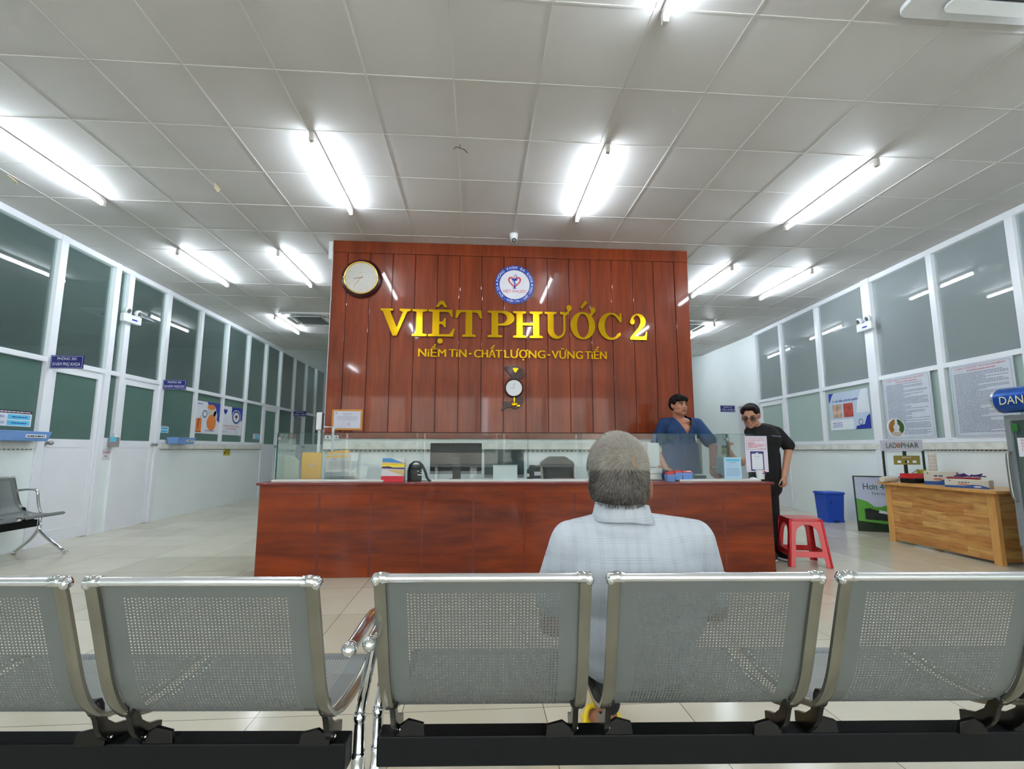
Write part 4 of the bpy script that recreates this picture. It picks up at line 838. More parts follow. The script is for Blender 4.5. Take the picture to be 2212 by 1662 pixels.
# computer monitors seen from behind / side
def monitor(px0, px1, ly, z0, z1, label, m):
    cx, w_ = span(px0, px1, ly); t = item('computer_monitor', cx, ly, DK, label, 'monitor', 'computer monitors behind the counter')
    b = B(); box(b, -w_/2, w_/2, 0, 0.03, z0-DK, z1-DK); sc_ = obj('monitor_shell', b, m, t, bevel=0.006)
    b = B(); box(b, -w_/2, w_/2, -0.002, 0.002, z0-DK-0.028, z0-DK); obj('silver_bezel', b, mat('silver_plastic', (150, 152, 156), 0.35), sc_)
    b = B(); box(b, -0.03, 0.05, -0.03, 0.0, 0.02, (z0+z1)/2-DK); obj('neck', b, BLACKP, t, bevel=0.004)
    b = B(); box(b, -0.14, 0.14, -0.10, 0.10, 0, 0.014); obj('stand_foot', b, BLACKP, t, bevel=0.004)
monitor(928, 1040, 0.62, 0.88, 1.165, 'black computer monitor behind the counter glass, right of the black hood', SCREEN)
monitor(1046, 1132, 0.66, 0.84, 1.10, 'dark teal monitor behind the counter glass, behind the small white box', mat('teal_screen', (40, 62, 66), 0.1))
cx, w_ = span(1065, 1117, 0.19)
t = item('white_box', cx, 0.17, TOP+0.016, 'small plain white box on the counter in front of the glass', 'box')
b = B(); box(b, -w_/2, w_/2, -0.03, 0.045, 0, 0.128); obj('box_body', b, mat('pale_green_white', (190, 208, 206), 0.45), t, bevel=0.003)
b = B(); box(b, -w_/2-0.002, w_/2+0.002, -0.032, 0.047, 0.128, 0.133); obj('box_lid', b, mat('pale_lid', (160, 186, 182), 0.4), t)
def machine(px0, px1, ly, label, h_=0.17):
    cx, w_ = span(px0, px1, ly); t = item('label_printer', cx, ly, DK, label, 'printer')
    b = B(); poly(b, [[(-w_/2, 0), (w_/2, 0), (w_/2, h_*0.7), (w_*0.35, h_*0.75), (w_*0.3, h_), (w_*0.05, h_), (0, h_*0.94), (-w_*0.05, h_), (-w_*0.35, h_), (-w_*0.4, h_*0.85), (-w_/2, h_*0.8)]], 0.16); obj('printer_body', b, BLACKP, t, bevel=0.006)
    b = B(); box(b, -w_*0.16, w_*0.16, -0.003, 0, h_*0.55, h_*0.72); obj('paper_label', b, PAPER, t)
    b = B(); box(b, -w_*0.22, w_*0.2, -0.003, 0, h_*0.28, h_*0.44); obj('grey_label', b, GREYI, t)
machine(1140, 1182, 0.42, 'black label printer just right of the glass joint behind the counter', 0.22)
t = item('office_chair', lxp(1205, 1.3), 1.33, 0, 'dark office chair back behind the counter, left of the seated man\'s head', 'chair')
b = B(); poly(b, [[(-0.16, 0.52), (0.16, 0.52), (0.22, 0.62), (0.2, 0.95), (0.1, 1.02), (-0.1, 1.02), (-0.2, 0.95), (-0.22, 0.62)]], 0.06); obj('backrest', b, BLACKP, t, bevel=0.02)
b = B(); box(b, -0.24, 0.24, -0.45, 0.0, 0.44, 0.50); obj('seat', b, BLACKP, t, bevel=0.02)
b = B(); cyl(b, (0, -0.22, 0.08), (0, -0.22, 0.44), 0.03); [cap(b, (0, -0.22, 0.07), (0.27*cos(a), -0.22+0.27*sin(a), 0.035), 0.022, 0.018, 8) for a in [2*pi*k/5 for k in range(5)]]
obj('pedestal', b, BLACKP, t, smooth='auto')
b = B(); cx, w_ = span(1188, 1265, 0.5); box(b, -w_/2, w_/2, -0.1, 0.12, 0, 0.07); box(b, -w_/2+0.02, w_*0.2, -0.08, 0.1, 0.07, 0.09)
t = item('keyboard_tray', cx, 0.5, DK, 'maroon box tray behind the counter glass beside the seated man\'s head', 'tray'); obj('tray_body', b, mat('maroon_plastic', (84, 24, 26), 0.4), t, bevel=0.005)
# cables
b = B(); q0 = W(lxp(935, 0.5), 0.5, DK+0.015); sweep(b, smoothpath([q0, q0+Vector((0.1, 0, 0.05)), q0+Vector((0.2, 0.02, 0.07)), q0+Vector((0.3, 0.02, 0.03)), q0+Vector((0.36, 0, 0.0))]), 0.004, 6); tag(obj('cable', b, BLACKP, smooth=True), 'thin black cable looping on the desk under the black monitor', 'cable')
# white dispenser tower and boxes
cx, w_ = span(1400, 1431, 0.34)
t = item('water_dispenser_box', cx, 0.32, TOP-0.083, 'white appliance tower standing right of the seated man\'s head on the counter', 'appliance')
b = B(); box(b, -w_/2, w_*0.32, 0, 0.12, 0.205, 0.44); box(b, -w_/2+0.01, w_*0.5, 0.005, 0.12, 0.145, 0.20); box(b, -w_/2+0.01, w_*0.4, 0.005, 0.12, 0.083, 0.14); box(b, -w_/2, w_*0.3, 0.02, 0.12, 0, 0.083); obj('tower_body', b, PLASTW, t, bevel=0.006)
b = B(); lathe(b, [(0, 0), (0.035, 0), (0.035, 0.03), (0, 0.03)], (w_*0.38, 0.05, 0.38), 20, 'Y'); obj('round_cap', b, mat('beige_cap', (206, 196, 186), 0.5), t)
b = B(); box(b, w_*0.2, w_*0.42, -0.004, 0.01, 0.20, 0.225); obj('orange_sticker', b, ORANGE, t)
# blue baskets with red lids
for i, (a, c, nm) in enumerate(((1438, 1456, 'leftmost'), (1456, 1473, 'middle'), (1473, 1496, 'rightmost'))):
    cx, w_ = span(a, c, 0.15)
    t = item('medicine_tray', cx, 0.10+0.012*i, TOP if i == 0 else TOP, 'small pale blue plastic basket holding a red lidded pot, '+nm+' of three on the counter', 'basket', 'pale blue baskets on the counter')
    if i > 0: t.location.z = TOP+0.0165 if cx > 1.49 else TOP
    b = B(); h_ = 0.062
    M_ = I4
    for (x0, y0, x1, y1) in ((-1, 0, 1, 0), (1, 0, 1, 1), (1, 1, -1, 1), (-1, 1, -1, 0)):
        v = [b.verts.new(p) for p in ((x0*w_*0.42, 0.008+y0*0.074, 0), (x1*w_*0.42, 0.008+y1*0.074, 0), (x1*w_*0.48, y1*0.09, h_), (x0*w_*0.48, y0*0.09, h_))]; b.faces.new(v)
    v = [b.verts.new(p) for p in ((-w_*0.42, 0.008, 0), (w_*0.42, 0.008, 0), (w_*0.42, 0.082, 0), (-w_*0.42, 0.082, 0))]; b.faces.new(v)
    o = obj('basket_body', b, SKYB, t); md = o.modifiers.new('s', 'SOLIDIFY'); md.thickness = 0.003
    b = B(); box(b, -w_*0.44, w_*0.44, 0.012, 0.08, 0.045, 0.085-0.004*i); obj('red_lid', b, REDP, t, bevel=0.006)
# stamp pad and calculator
cx, w_ = span(1499, 1524, 0.30)
t = item('stamp_pad', cx, 0.27, TOP, 'dark stamp pad box with pale label on the counter, right of the blue baskets', 'stamp')
b = B(); box(b, -w_/2, w_/2, 0, 0.06, 0, 0.045); obj('pad_body', b, mat('dark_blue_plastic', (22, 50, 70), 0.4), t, bevel=0.004)
b = B(); box(b, -w_*0.4, w_*0.35, 0.005, 0.055, 0.045, 0.056); obj('pad_label', b, mat('pale_label', (176, 186, 170), 0.5), t)
t = item('paper_sheets', lxp(1545, 0.42), 0.33, TOP, 'loose white sheets of paper under the standing clerk\'s hand', 'paper')
for k, a in enumerate((0.1, -0.2, 0.35)):
    b = B(); box(b, -0.10, 0.10, -0.06, 0.08, 0.001+0.0015*k, 0.002+0.0015*k, Matrix.Rotation(a, 4, 'Z')); obj('sheet', b, PAPER, t)
# acrylic standing sheet
cx, w_ = span(1565, 1602, 0.17)
t = item('table_sign', cx, 0.16, TOP+0.016, 'clear table stand with pale blue printed sheet near the right end of the counter', 'table sign')
b = B(); box(b, -w_/2, w_/2, 0, 0.004, 0, 0.205); box(b, -w_/2, w_/2, 0, 0.06, 0, 0.004); pn = obj('acrylic_plate', b, mat('pale_sheet', (176, 208, 232), 0.3), t)
b = B(); quad(b, -w_*0.38, w_*0.42, 0.168, 0.188); obj('cyan_heading', b, CYANI, pn)
b = B(); [scribble(b, -w_*0.38, w_*0.38, 0.03+0.011*k, 0.004, I4, -0.0012, k) for k in range(7)]; scribble(b, -0.03, 0.04, 0.152, 0.006, I4, -0.0012, 44); obj('small_print', b, mat('pale_blue_print', (130, 160, 200), 0.5), pn)
# notice on glass
cx, w_ = span(1614, 1662, 0.22)
t = item('glass_notice', cx, 0.218, 0, 'white notice with red text and a navy card on the right end of the glass', 'notice')
b = B(); box(b, -w_/2, w_/2, 0, 0.004, 0.888, 1.232); pl = obj('notice_plate', b, mat('lilac_white_paper', (222, 214, 230), 0.45), t)
b = B(); [quad(b, *q) for q in ((-w_*0.44, w_*0.44, 1.102, 1.104), (-w_*0.44, w_*0.44, 1.22, 1.222), (-w_*0.44, -w_*0.43, 1.102, 1.222), (w_*0.43, w_*0.44, 1.102, 1.222))]; obj('red_border', b, GREYI, pl)
b = B(); tfit(b, 'HƯỚNG DẪN CHI PHÍ', w_*0.7, 0.007, Matrix.Translation((0, -0.001, 1.203)), bold=0.0); tfit(b, 'KHÁM BỆNH THANH TOÁN', w_*0.76, 0.008, Matrix.Translation((0, -0.001, 1.187)), bold=0.0)
for k, fl in enumerate((0.42, 0.42, 1.0, 0.9, 0.55)): scribble(b, -w_*0.37, w_*0.40, 1.169-0.0125*k, 0.005, I4, -0.001, k, fl)
scribble(b, 0.02, w_*0.42, 1.109, 0.004, I4, -0.001, 31); obj('red_text', b, REDI, pl)
b = B(); pol(b, [(-w_*0.29, 0.90), (w_*0.31, 0.90), (w_*0.31, 1.085), (-w_*0.29, 1.085)]); nf = obj('navy_card', b, mat('navy_print', (36, 40, 120), 0.5), pl)
b = B(); pol(b, rrect(-w_*0.24, w_*0.26, 0.912, 1.062, 0.008), -0.002); pol(b, circ(0.002, 1.062, 0.012, None, 12), -0.002); obj('card_window', b, PAPER, nf)
b = B(); scribble(b, -w_*0.2, w_*0.22, 1.07, 0.004, I4, -0.002, 5); scribble(b, -w_*0.1, w_*0.14, 1.035, 0.003, I4, -0.003, 6); obj('card_print', b, GREYI, nf)
cx, w_ = span(1633, 1653, 0.17)
t = item('paper_cup', cx, 0.165, TOP+0.016, 'white cup with red and blue print under the notice, right end of counter', 'cup')
b = B(); lathe(b, [(0, 0), (0.033, 0), (0.041, 0.085), (0.039, 0.085), (0.032, 0.004), (0, 0.004)], (0, 0, 0), 24); cu_ = obj('cup_body', b, PLASTW, t, smooth='auto')
b = B(); box(b, 0.012, 0.028, -0.0415, -0.03, 0.062, 0.078); obj('red_mark', b, REDI, cu_); b = B(); box(b, 0.0, 0.034, -0.040, -0.022, 0.05, 0.058); obj('blue_mark', b, BLUEI, cu_)
t = item('mouse', lxp(1626, 0.15), 0.14, TOP+0.016, 'small white dome shaped mouse left of the white cup', 'mouse')
b = B(); sph(b, (0, 0, 0), (0.03, 0.045, 0.02), 18, 10); bmesh.ops.bisect_plane(b, geom=b.verts[:]+b.edges[:]+b.faces[:], plane_co=(0, 0, 0), plane_no=(0, 0, -1), clear_outer=True); obj('mouse_shell', b, PLASTW, t, smooth=True)
# face scanner on its post left of the wooden wall
t = empty('face_scanner_stand', (-1.665, 5.35, 0), 0, 'white face scanner on a tall post at the lower left corner of the wooden wall', 'scanner')
b = B(); lathe(b, [(0, 0), (0.12, 0), (0.12, 0.015), (0.02, 0.02), (0.016, 1.31), (0, 1.31)], (0, 0.02, 0), 20); obj('post', b, PLASTW, t, smooth='auto')
b = B(); box(b, -0.03, 0.03, -0.02, 0.03, 1.30, 1.49); hd = obj('scanner_head', b, PLASTW, t, bevel=0.01)
b = B(); box(b, 0.0305, 0.04, -0.015, 0.03, 1.305, 1.485); obj('black_screen', b, BLACKP, hd, bevel=0.003)
t = empty('white_pipe_frame', (-1.63, 5.5, 0), 0, 'white square pipe frame beside the face scanner, below the certificate', 'frame')
b = B(); sweep(b, [(-0.1, 0, 1.34), (0.07, 0, 1.34), (0.07, 0, 0.0)], 0.014, 4); obj('pipe', b, PLASTW, t); b = B(); box(b, 0.0, 0.14, -0.1, 0.1, 0, 0.02); obj('base_plate', b, PLASTW, t)
# stainless cabinet by the far right wall
t = empty('steel_cabinet', (4.05, 9.0, 0), 0, 'stainless steel cabinet behind the standing clerk, far right of the counter', 'cabinet')
b = B(); box(b, -0.22, 0.17, 0, 0.5, 0.1, 1.37); obj('cabinet_body', b, STEEL, t, bevel=0.006)
b = B(); box(b, -0.19, 0.10, -0.012, 0, 0.6, 1.22); obj('glass_door', b, mat('dark_cabinet_glass', (70, 78, 76), 0.1), t)
b = B(); cyl(b, (0.135, -0.04, 0.5), (0.135, -0.04, 1.2), 0.012); obj('long_handle', b, STEEL, t, smooth='auto')
b = B(); box(b, -0.18, -0.02, -0.01, 0, 1.28, 1.34); obj('control_display', b, BLACKP, t)
for x in (-0.19, 0.14):
    b = B(); cyl(b, (x, 0.06, 0), (x, 0.06, 0.1), 0.02); cyl(b, (x, 0.44, 0), (x, 0.44, 0.1), 0.02); obj('cabinet_leg', b, STEEL, t)

# ================================================================== RIGHT SIDE OF THE HALL
# red plastic stool
t = empty('red_plastic_stool', (3.20, 4.77, 0), radians(-14), 'red plastic stool at the right end of the counter', 'stool')
SH = 0.442
b = B(); poly(b, [rrect(-0.15, 0.15, -0.15, 0.15, 0.045, 5)], 0.022, Matrix.Translation((0, 0, SH)) @ Matrix.Rotation(-pi/2, 4, 'X')); obj('seat', b, REDP, t, bevel=0.007)
def stool_side(k):
    b = B(); tw, bw = 0.142, 0.188
    n = 12; outer = [(-bw, 0), (-tw, SH-0.02), (tw, SH-0.02), (bw, 0), (bw-0.055, 0)]
    def e(z, m=0.055): return bw+(tw-bw)*z/SH-m
    lp = [(-bw, 0), (-bw+0.052, 0), (-e(0.09, 0.052), 0.09), (e(0.09, 0.052), 0.09), (bw-0.052, 0), (bw, 0), (tw, SH-0.02), (-tw, SH-0.02)]
    hole = [(-e(0.145)+0.004, 0.145), (e(0.145)-0.004, 0.145), (e(0.26), 0.26)]+[(e(0.30)*cos(a), 0.29+0.10*sin(a)) for a in [pi*q/10 for q in range(0, 11)]]+[(-e(0.26), 0.26)]
    tilt = math.atan((bw-tw)/SH)
    poly(b, [lp, hole], 0.006, Matrix.Rotation(k*pi/2, 4, 'Z') @ Matrix.Translation((0, -bw, 0)) @ Matrix.Rotation(-tilt, 4, 'X'))
    return b
for k in range(4): obj('leg_frame', stool_side(k), REDP, t, bevel=0.002)
for sx in (-1, 1):
    for sy in (-1, 1): b = B(); sweep(b, [(sx*0.183, sy*0.183, 0), (sx*0.139, sy*0.139, SH-0.01)], 0.012, 6); obj('corner_rib', b, REDP, t, smooth=True)
# blue bin
t = empty('blue_bin', (5.50, 7.45, 0), radians(-4), 'blue plastic pedal bin against the right partition', 'bin'); t.scale = (0.74, 0.85, 1.0)
b = B(); 
def taper(b, w0, d0, w1, d1, z0, z1, cx=0, cy=0):
    v = [b.verts.new(p) for p in ((cx-w0, cy-d0, z0), (cx+w0, cy-d0, z0), (cx+w0, cy+d0, z0), (cx-w0, cy+d0, z0), (cx-w1, cy-d1, z1), (cx+w1, cy-d1, z1), (cx+w1, cy+d1, z1), (cx-w1, cy+d1, z1))]
    for f in ((0, 3, 2, 1), (4, 5, 6, 7), (0, 1, 5, 4), (1, 2, 6, 5), (2, 3, 7, 6), (3, 0, 4, 7)): b.faces.new([v[i] for i in f])
taper(b, 0.178, 0.14, 0.203, 0.16, 0.02, 0.42); obj('bin_body', b, BLUEP, t, bevel=0.012)
b = B(); taper(b, 0.222, 0.175, 0.21, 0.165, 0.42, 0.455); obj('lid', b, BLUEP, t, bevel=0.01)
b = B(); taper(b, 0.185, 0.15, 0.175, 0.14, 0, 0.06); obj('foot_skirt', b, BLUEP, t, bevel=0.006)
b = B(); box(b, -0.05, 0.03, -0.21, -0.14, 0.02, 0.035); obj('pedal', b, mat('dark_blue_plastic2', (10, 40, 120), 0.4), t, bevel=0.003)
b = B(); sph(b, (-0.08, -0.148, 0.30), (0.03, 0.012, 0.035), 14, 8); obj('moulded_grip', b, MT['dark_blue_plastic2'], t, smooth=True)
# leaning poster board
t = empty('display_poster', (5.08, 6.58, 0), -pi/2-radians(-34)+pi/2, 'framed poster board with green hills standing on the floor left of the wooden desk', 'poster board')
t.rotation_euler = (radians(-4), 0, radians(-24)); t.location = (5.22, 6.55, 0.0)
PW_, PH_ = 0.78, 0.745
b = B(); poly(b, [[(0, 0), (PW_, 0), (PW_, PH_), (0, PH_)], [(0.014, 0.014), (PW_-0.014, 0.014), (PW_-0.014, PH_-0.014), (0.014, PH_-0.014)]], 0.02); obj('dark_frame', b, mat('dark_green_frame', (30, 44, 38), 0.4), t)
b = B(); box(b, 0.012, PW_-0.012, 0.006, 0.012, 0.012, PH_-0.012); sh = obj('poster_sheet', b, mat('lilac_sky_print', (196, 202, 226), 0.5), t)
def pf(name, m, pts, y=0.005): q = B(); pol(q, pts, y); obj(name, q, m, sh)
pf('green_hills', mat('hill_green', (92, 166, 60), 0.5), [(0.014, 0.014), (PW_-0.014, 0.014), (PW_-0.014, 0.5), (0.62, 0.42), (0.5, 0.37), (0.42, 0.38), (0.3, 0.33), (0.22, 0.33), (0.14, 0.40), (0.014, 0.44)])
pf('dark_building', mat('building_print', (40, 44, 42), 0.5, noise=(12, (1, 1, 1), 0.5)), [(0.10, 0.16), (0.45, 0.14), (PW_-0.014, 0.16), (PW_-0.014, 0.30), (0.45, 0.28), (0.28, 0.27), (0.16, 0.31), (0.10, 0.30)], 0.004)
pf('dark_foreground', mat('foreground_print', (24, 44, 22), 0.5, noise=(6, (1, 1, 1), 0.4)), [(0.014, 0.014), (PW_-0.014, 0.014), (PW_-0.014, 0.12), (0.4, 0.10), (0.014, 0.14)], 0.004)
pf('white_roof_sign', PAPER, [(0.26, 0.25), (0.40, 0.23), (0.40, 0.265), (0.27, 0.285)], 0.003)
b = B(); tfit(b, 'Hơn 40 năm', 0.50, 0.085, Matrix.Translation((0.36, 0.005, 0.56)), bold=0.0); obj('script_heading', b, mat('dark_green_ink', (30, 70, 40), 0.5), sh); b = B(); tfit(b, 'Tinh hoa dược liệu', 0.40, 0.035, Matrix.Translation((0.40, 0.005, 0.49)), bold=0.0); obj('script_subheading', b, MT['dark_green_ink'], sh); b = B(); scribble(b, 0.3, 0.38, 0.69, 0.008, I4, 0.004, 3); obj('small_mark', b, mat('dark_green_ink', (30, 70, 40), 0.5), sh)
# pale wooden desk
def butcher():
    m = bpy.data.materials.new('finger_jointed_wood'); m.use_nodes = True; nt = m.node_tree; bb = nt.nodes['Principled BSDF']; L = nt.links.new
    tc = nt.nodes.new('ShaderNodeTexCoord'); mp = nt.nodes.new('ShaderNodeMapping'); mp.inputs['Rotation'].default_value = (0, radians(90), radians(90))
    sp = nt.nodes.new('ShaderNodeSeparateXYZ'); cb = nt.nodes.new('ShaderNodeCombineXYZ'); ad = nt.nodes.new('ShaderNodeMath'); ad.operation = 'ADD'
    L(tc.outputs['Object'], sp.inputs[0]); L(sp.outputs['X'], ad.inputs[0]); L(sp.outputs['Y'], ad.inputs[1]); L(ad.outputs[0], cb.inputs['X']); L(sp.outputs['Z'], cb.inputs['Y'])
    br = nt.nodes.new('ShaderNodeTexBrick'); br.offset = 0.37; br.inputs['Scale'].default_value = 1; br.inputs['Brick Width'].default_value = 0.31; br.inputs['Row Height'].default_value = 0.062; br.inputs['Mortar Size'].default_value = 0.0006
    br.inputs['Color1'].default_value = (*lin((190, 128, 66)), 1); br.inputs['Color2'].default_value = (*lin((220, 172, 104)), 1); br.inputs['Mortar'].default_value = (*lin((150, 98, 50)), 1)
    n = nt.nodes.new('ShaderNodeTexNoise'); n.inputs['Scale'].default_value = 4; n.inputs['Detail'].default_value = 6; mp2 = nt.nodes.new('ShaderNodeMapping'); mp2.inputs['Scale'].default_value = (1, 1, 8)
    L(tc.outputs['Object'], mp2.inputs[0]); L(mp2.outputs[0], n.inputs['Vector']); L(cb.outputs[0], br.inputs['Vector'])
    r = nt.nodes.new('ShaderNodeValToRGB'); r.color_ramp.elements[0].position = 0.3; r.color_ramp.elements[0].color = (0.66, 0.56, 0.45, 1); r.color_ramp.elements[1].position = 0.55; r.color_ramp.elements[1].color = (1, 1, 1, 1)
    mx = nt.nodes.new('ShaderNodeMix'); mx.data_type = 'RGBA'; mx.blend_type = 'MULTIPLY'; mx.inputs[0].default_value = 1
    L(n.outputs['Fac'], r.inputs[0]); L(br.outputs['Color'], mx.inputs[6]); L(r.outputs[0], mx.inputs[7]); L(mx.outputs[2], bb.inputs['Base Color']); bb.inputs['Roughness'].default_value = 0.35; return m
BUT = butcher(); PINE = wood('pale_pine', (196, 138, 72), (222, 172, 106), 3, (6, 6, 0.6), 0.35, 0.2)
DZ = 0.70; DRZ = radians(-1.5)
t = empty('wooden_desk', (5.03, 5.18, 0), DRZ, 'pale wooden desk with finger jointed front by the right partition', 'desk')   # front faces -x, runs along y
b = B(); box(b, 0.012, 0.03, -0.60, 0.60, 0.03, DZ-0.02); box(b, 0.03, 0.58, -0.642, -0.625, 0.03, DZ-0.02); obj('front_board', b, BUT, t)
for y in (-0.64, 0.61):
    b = B(); box(b, 0.0, 0.05, y-0.03, y+0.05, 0, DZ-0.02); obj('corner_post', b, PINE, t, bevel=0.004)
    b = B(); box(b, 0.55, 0.60, y-0.03, y+0.05, 0, DZ-0.02); obj('corner_post', b, PINE, t, bevel=0.004)
b = B(); poly(b, [rrect(-0.06, 0.63, -0.72, 0.73, 0.05, 5)], 0.028, Matrix.Translation((0, 0, DZ+0.008)) @ Matrix.Rotation(-pi/2, 4, 'X')); obj('desk_top', b, PINE, t, bevel=0.006)
DT = DZ+0.008
def dsk(lx, ly, z=DT): v = Matrix.Rotation(DRZ, 3, 'Z') @ Vector((lx, ly, 0)); return Vector((5.03+v.x, 5.18+v.y, z))
# sign stand on the desk
t = empty('brand_display_stand', (5.30, 5.80, DT), 0, 'white display stand with green lettering and a round drop logo on the desk', 'display stand')
b = B(); box(b, -0.28, 0.28, 0, 0.012, 1.085-DT, 1.222-DT, Matrix.Rotation(radians(-1.0), 4, 'Y')); hb = obj('header_board', b, mat('lilac_white_board', (206, 206, 220), 0.4), t)
b = B(); tfit(b, 'LAD', 0.135, 0.066, Matrix.Translation((-0.150, -0.002, 1.122-DT)) @ Matrix.Rotation(radians(-1), 4, 'Y'), bold=0.0); tfit(b, 'PHAR', 0.235, 0.066, Matrix.Translation((0.095, -0.002, 1.124-DT)) @ Matrix.Rotation(radians(-1), 4, 'Y'), bold=0.0); obj('company_lettering', b, mat('olive_green_letters', (50, 78, 36), 0.5), hb)
b = B(); pol(b, circ(-0.058, 1.155-DT, 0.022, 0.030, 20), -0.004, [circ(-0.058, 1.155-DT, 0.008, 0.018, 14)]); obj('orange_letter_o', b, mat('burnt_orange_print', (190, 96, 30), 0.5), hb)
for x in (-0.262, 0.268):
    b = B(); box(b, x-0.012, x+0.012, 0.0, 0.012, 0, 1.09-DT); box(b, x-0.012, x+0.012, -0.05, 0.07, 0, 0.006); obj('upright', b, mat('dark_green_metal', (34, 44, 36), 0.4), t)
cx, cz, rr = -0.055, 1.375-DT, 0.118
b = B(); poly(b, [circ(cx, cz, rr, None, 40)], 0.01); dc = obj('logo_disc', b, PAPER, t)
b = B(); pol(b, circ(cx, cz+0.006, rr*0.86, None, 24, radians(98), radians(228))+circ(cx, cz+0.006, rr*0.36, None, 14, radians(228), radians(120)), -0.001); obj('gold_half_ring', b, mat('ochre_print', (170, 118, 34), 0.5), dc)
b = B(); pol(b, circ(cx, cz+0.006, rr*0.86, None, 24, radians(82), radians(-48))+circ(cx, cz+0.006, rr*0.36, None, 14, radians(-48), radians(60)), -0.001); obj('green_half_ring', b, mat('leaf_green_print', (58, 98, 40), 0.5), dc)
b = B()
for k in range(4): r0 = rr*(0.50+0.11*k); pol(b, circ(cx, cz, r0, None, 14, radians(228), radians(312))+circ(cx, cz, r0+rr*0.04, None, 14, radians(312), radians(228)), -0.0015)
obj('ripple_lines', b, MT['ochre_print'], dc)
t = empty('gold_tray_sign', (5.31, 5.76, 0.975), 0, 'small olive gold board with three white slots hanging under the company lettering', 'sign')
b = B(); poly(b, [[(-0.165, -0.055), (0.165, -0.055), (0.165, 0.055), (-0.165, 0.055)]]+[rrect(x-0.035, x+0.035, -0.035, -0.005, 0.01) for x in (-0.1, 0.0, 0.1)], 0.02); obj('board_body', b, mat('olive_gold', (150, 136, 60), 0.4), t)
b = B(); scribble(b, -0.07, 0.05, 0.028, 0.01, I4, -0.001, 3); obj('white_print', b, PAPER, t)
b = B(); box(b, -0.012, 0.012, 0.02, 0.05, -0.26, 0.11); obj('back_strut', b, MT['dark_green_metal'], t)
def deskthing(name, lx, ly, label, cat, fn, m, z=DT, rz=0.0, group=None, bevel=0.003):
    t = empty(name, dsk(lx, ly, z), DRZ+rz, label, cat, group); b = B(); fn(b); obj('body', b, m, t, bevel=bevel); return t
deskthing('low_shelf', 0.32, 0.46, 'low black shelf on the desk under the company sign', 'shelf', lambda b: [box(b, -0.2, 0.2, -0.1, 0.1, 0.045, 0.055), box(b, -0.2, -0.19, -0.1, 0.1, 0, 0.045), box(b, 0.19, 0.2, -0.1, 0.1, 0, 0.045), box(b, -0.2, 0.2, 0.09, 0.1, 0, 0.045)], BLACKP)
t = deskthing('red_tray', 0.20, 0.44, 'red plastic tray with scissors on the low black shelf', 'tray', lambda b: [box(b, -0.12, 0.14, -0.07, 0.07, 0, 0.006), box(b, -0.12, 0.14, -0.07, -0.064, 0, 0.055), box(b, -0.12, 0.14, 0.064, 0.07, 0, 0.055), box(b, -0.12, -0.114, -0.07, 0.07, 0, 0.055), box(b, 0.134, 0.14, -0.07, 0.07, 0, 0.055)], REDP, DT+0.0555)
b = B(); sweep(b, [(-0.05, 0, 0.045), (0.06, 0.0, 0.105)], 0.004, 6); sweep(b, [(0.08, 0, 0.045), (0.05, 0.0, 0.105)], 0.004, 6); obj('scissors', b, STEEL, t)
deskthing('green_box', 0.36, 0.50, 'yellow green carton beside the upright paper roll', 'box', lambda b: box(b, -0.05, 0.03, -0.03, 0.03, 0, 0.10), mat('lime_card', (176, 180, 40), 0.5), DT+0.0555)
deskthing('cup_roll', 0.43, 0.42, 'upright roll of stacked paper cups at the right of the company sign', 'cups', lambda b: lathe(b, [(0, 0), (0.036, 0)]+[(0.038+0.003*(k % 2), 0.01+0.02*k) for k in range(15)]+[(0.03, 0.305), (0, 0.31)], (0, 0, 0), 20), mat('ivory_paper_cups', (216, 208, 196), 0.6), DT+0.0555, bevel=0)
deskthing('cup_roll', 0.02, 0.60, 'lying roll of stacked paper cups at the left end of the desk', 'cups', lambda b: lathe(b, [(0, -0.14), (0.03, -0.14), (0.036, -0.1), (0.036, 0.12), (0.03, 0.14), (0, 0.14)], (0, 0, 0.037), 20, 'X'), MT['ivory_paper_cups'], DT, 0.3, bevel=0)
def glovebox(lx, ly, w_, h_, label, rz):
    t = empty('glove_box', dsk(lx, ly), DRZ+rz, label, 'box', 'glove boxes on the desk')
    b = B(); box(b, -w_/2, w_/2, 0, 0.12, 0, h_); o = obj('carton', b, mat('cream_carton', (206, 202, 188), 0.5), t, bevel=0.003)
    def g(n, m, fn): q = B(); fn(q); obj(n, q, m, o)
    g('blue_wave', mat('carton_blue', (36, 84, 150), 0.5), lambda q: pol(q, [(-w_/2, 0), (w_/2, 0), (w_/2, h_*0.16), (w_*0.32, h_*0.4), (w_*0.12, h_*0.42), (-w_*0.05, h_*0.26), (-w_/2, h_*0.26)]))
    g('red_flash', mat('carton_red', (206, 120, 100), 0.5), lambda q: pol(q, [(-w_*0.22, h_*0.4), (-w_*0.1, h_*0.33), (0, h_*0.33), (w_*0.08, h_*0.44), (-w_*0.02, h_*0.52), (-w_*0.15, h_*0.5)], -0.0015))
    g('white_oval', PAPER, lambda q: pol(q, circ(w_*0.25, h_*0.2, w_*0.09, h_*0.09, 18), -0.002))
    g('lettering', mat('carton_ink', (50, 60, 90), 0.5), lambda q: [scribble(q, -w_*0.18, w_*0.08, h_*0.62, h_*0.1, I4, -0.001, 3), pol(q, [(-w_*0.40, h_*0.80), (-w_*0.34, h_*0.80), (-w_*0.37, h_*0.93)], -0.001)])
glovebox(0.20, 0.10, 0.29, 0.15, 'cream and blue glove box in the middle of the desk, taller of two', -pi/2+0.62)
glovebox(0.06, -0.34, 0.36, 0.085, 'low cream and blue glove box on the desk nearest the fridge', -pi/2+0.45)
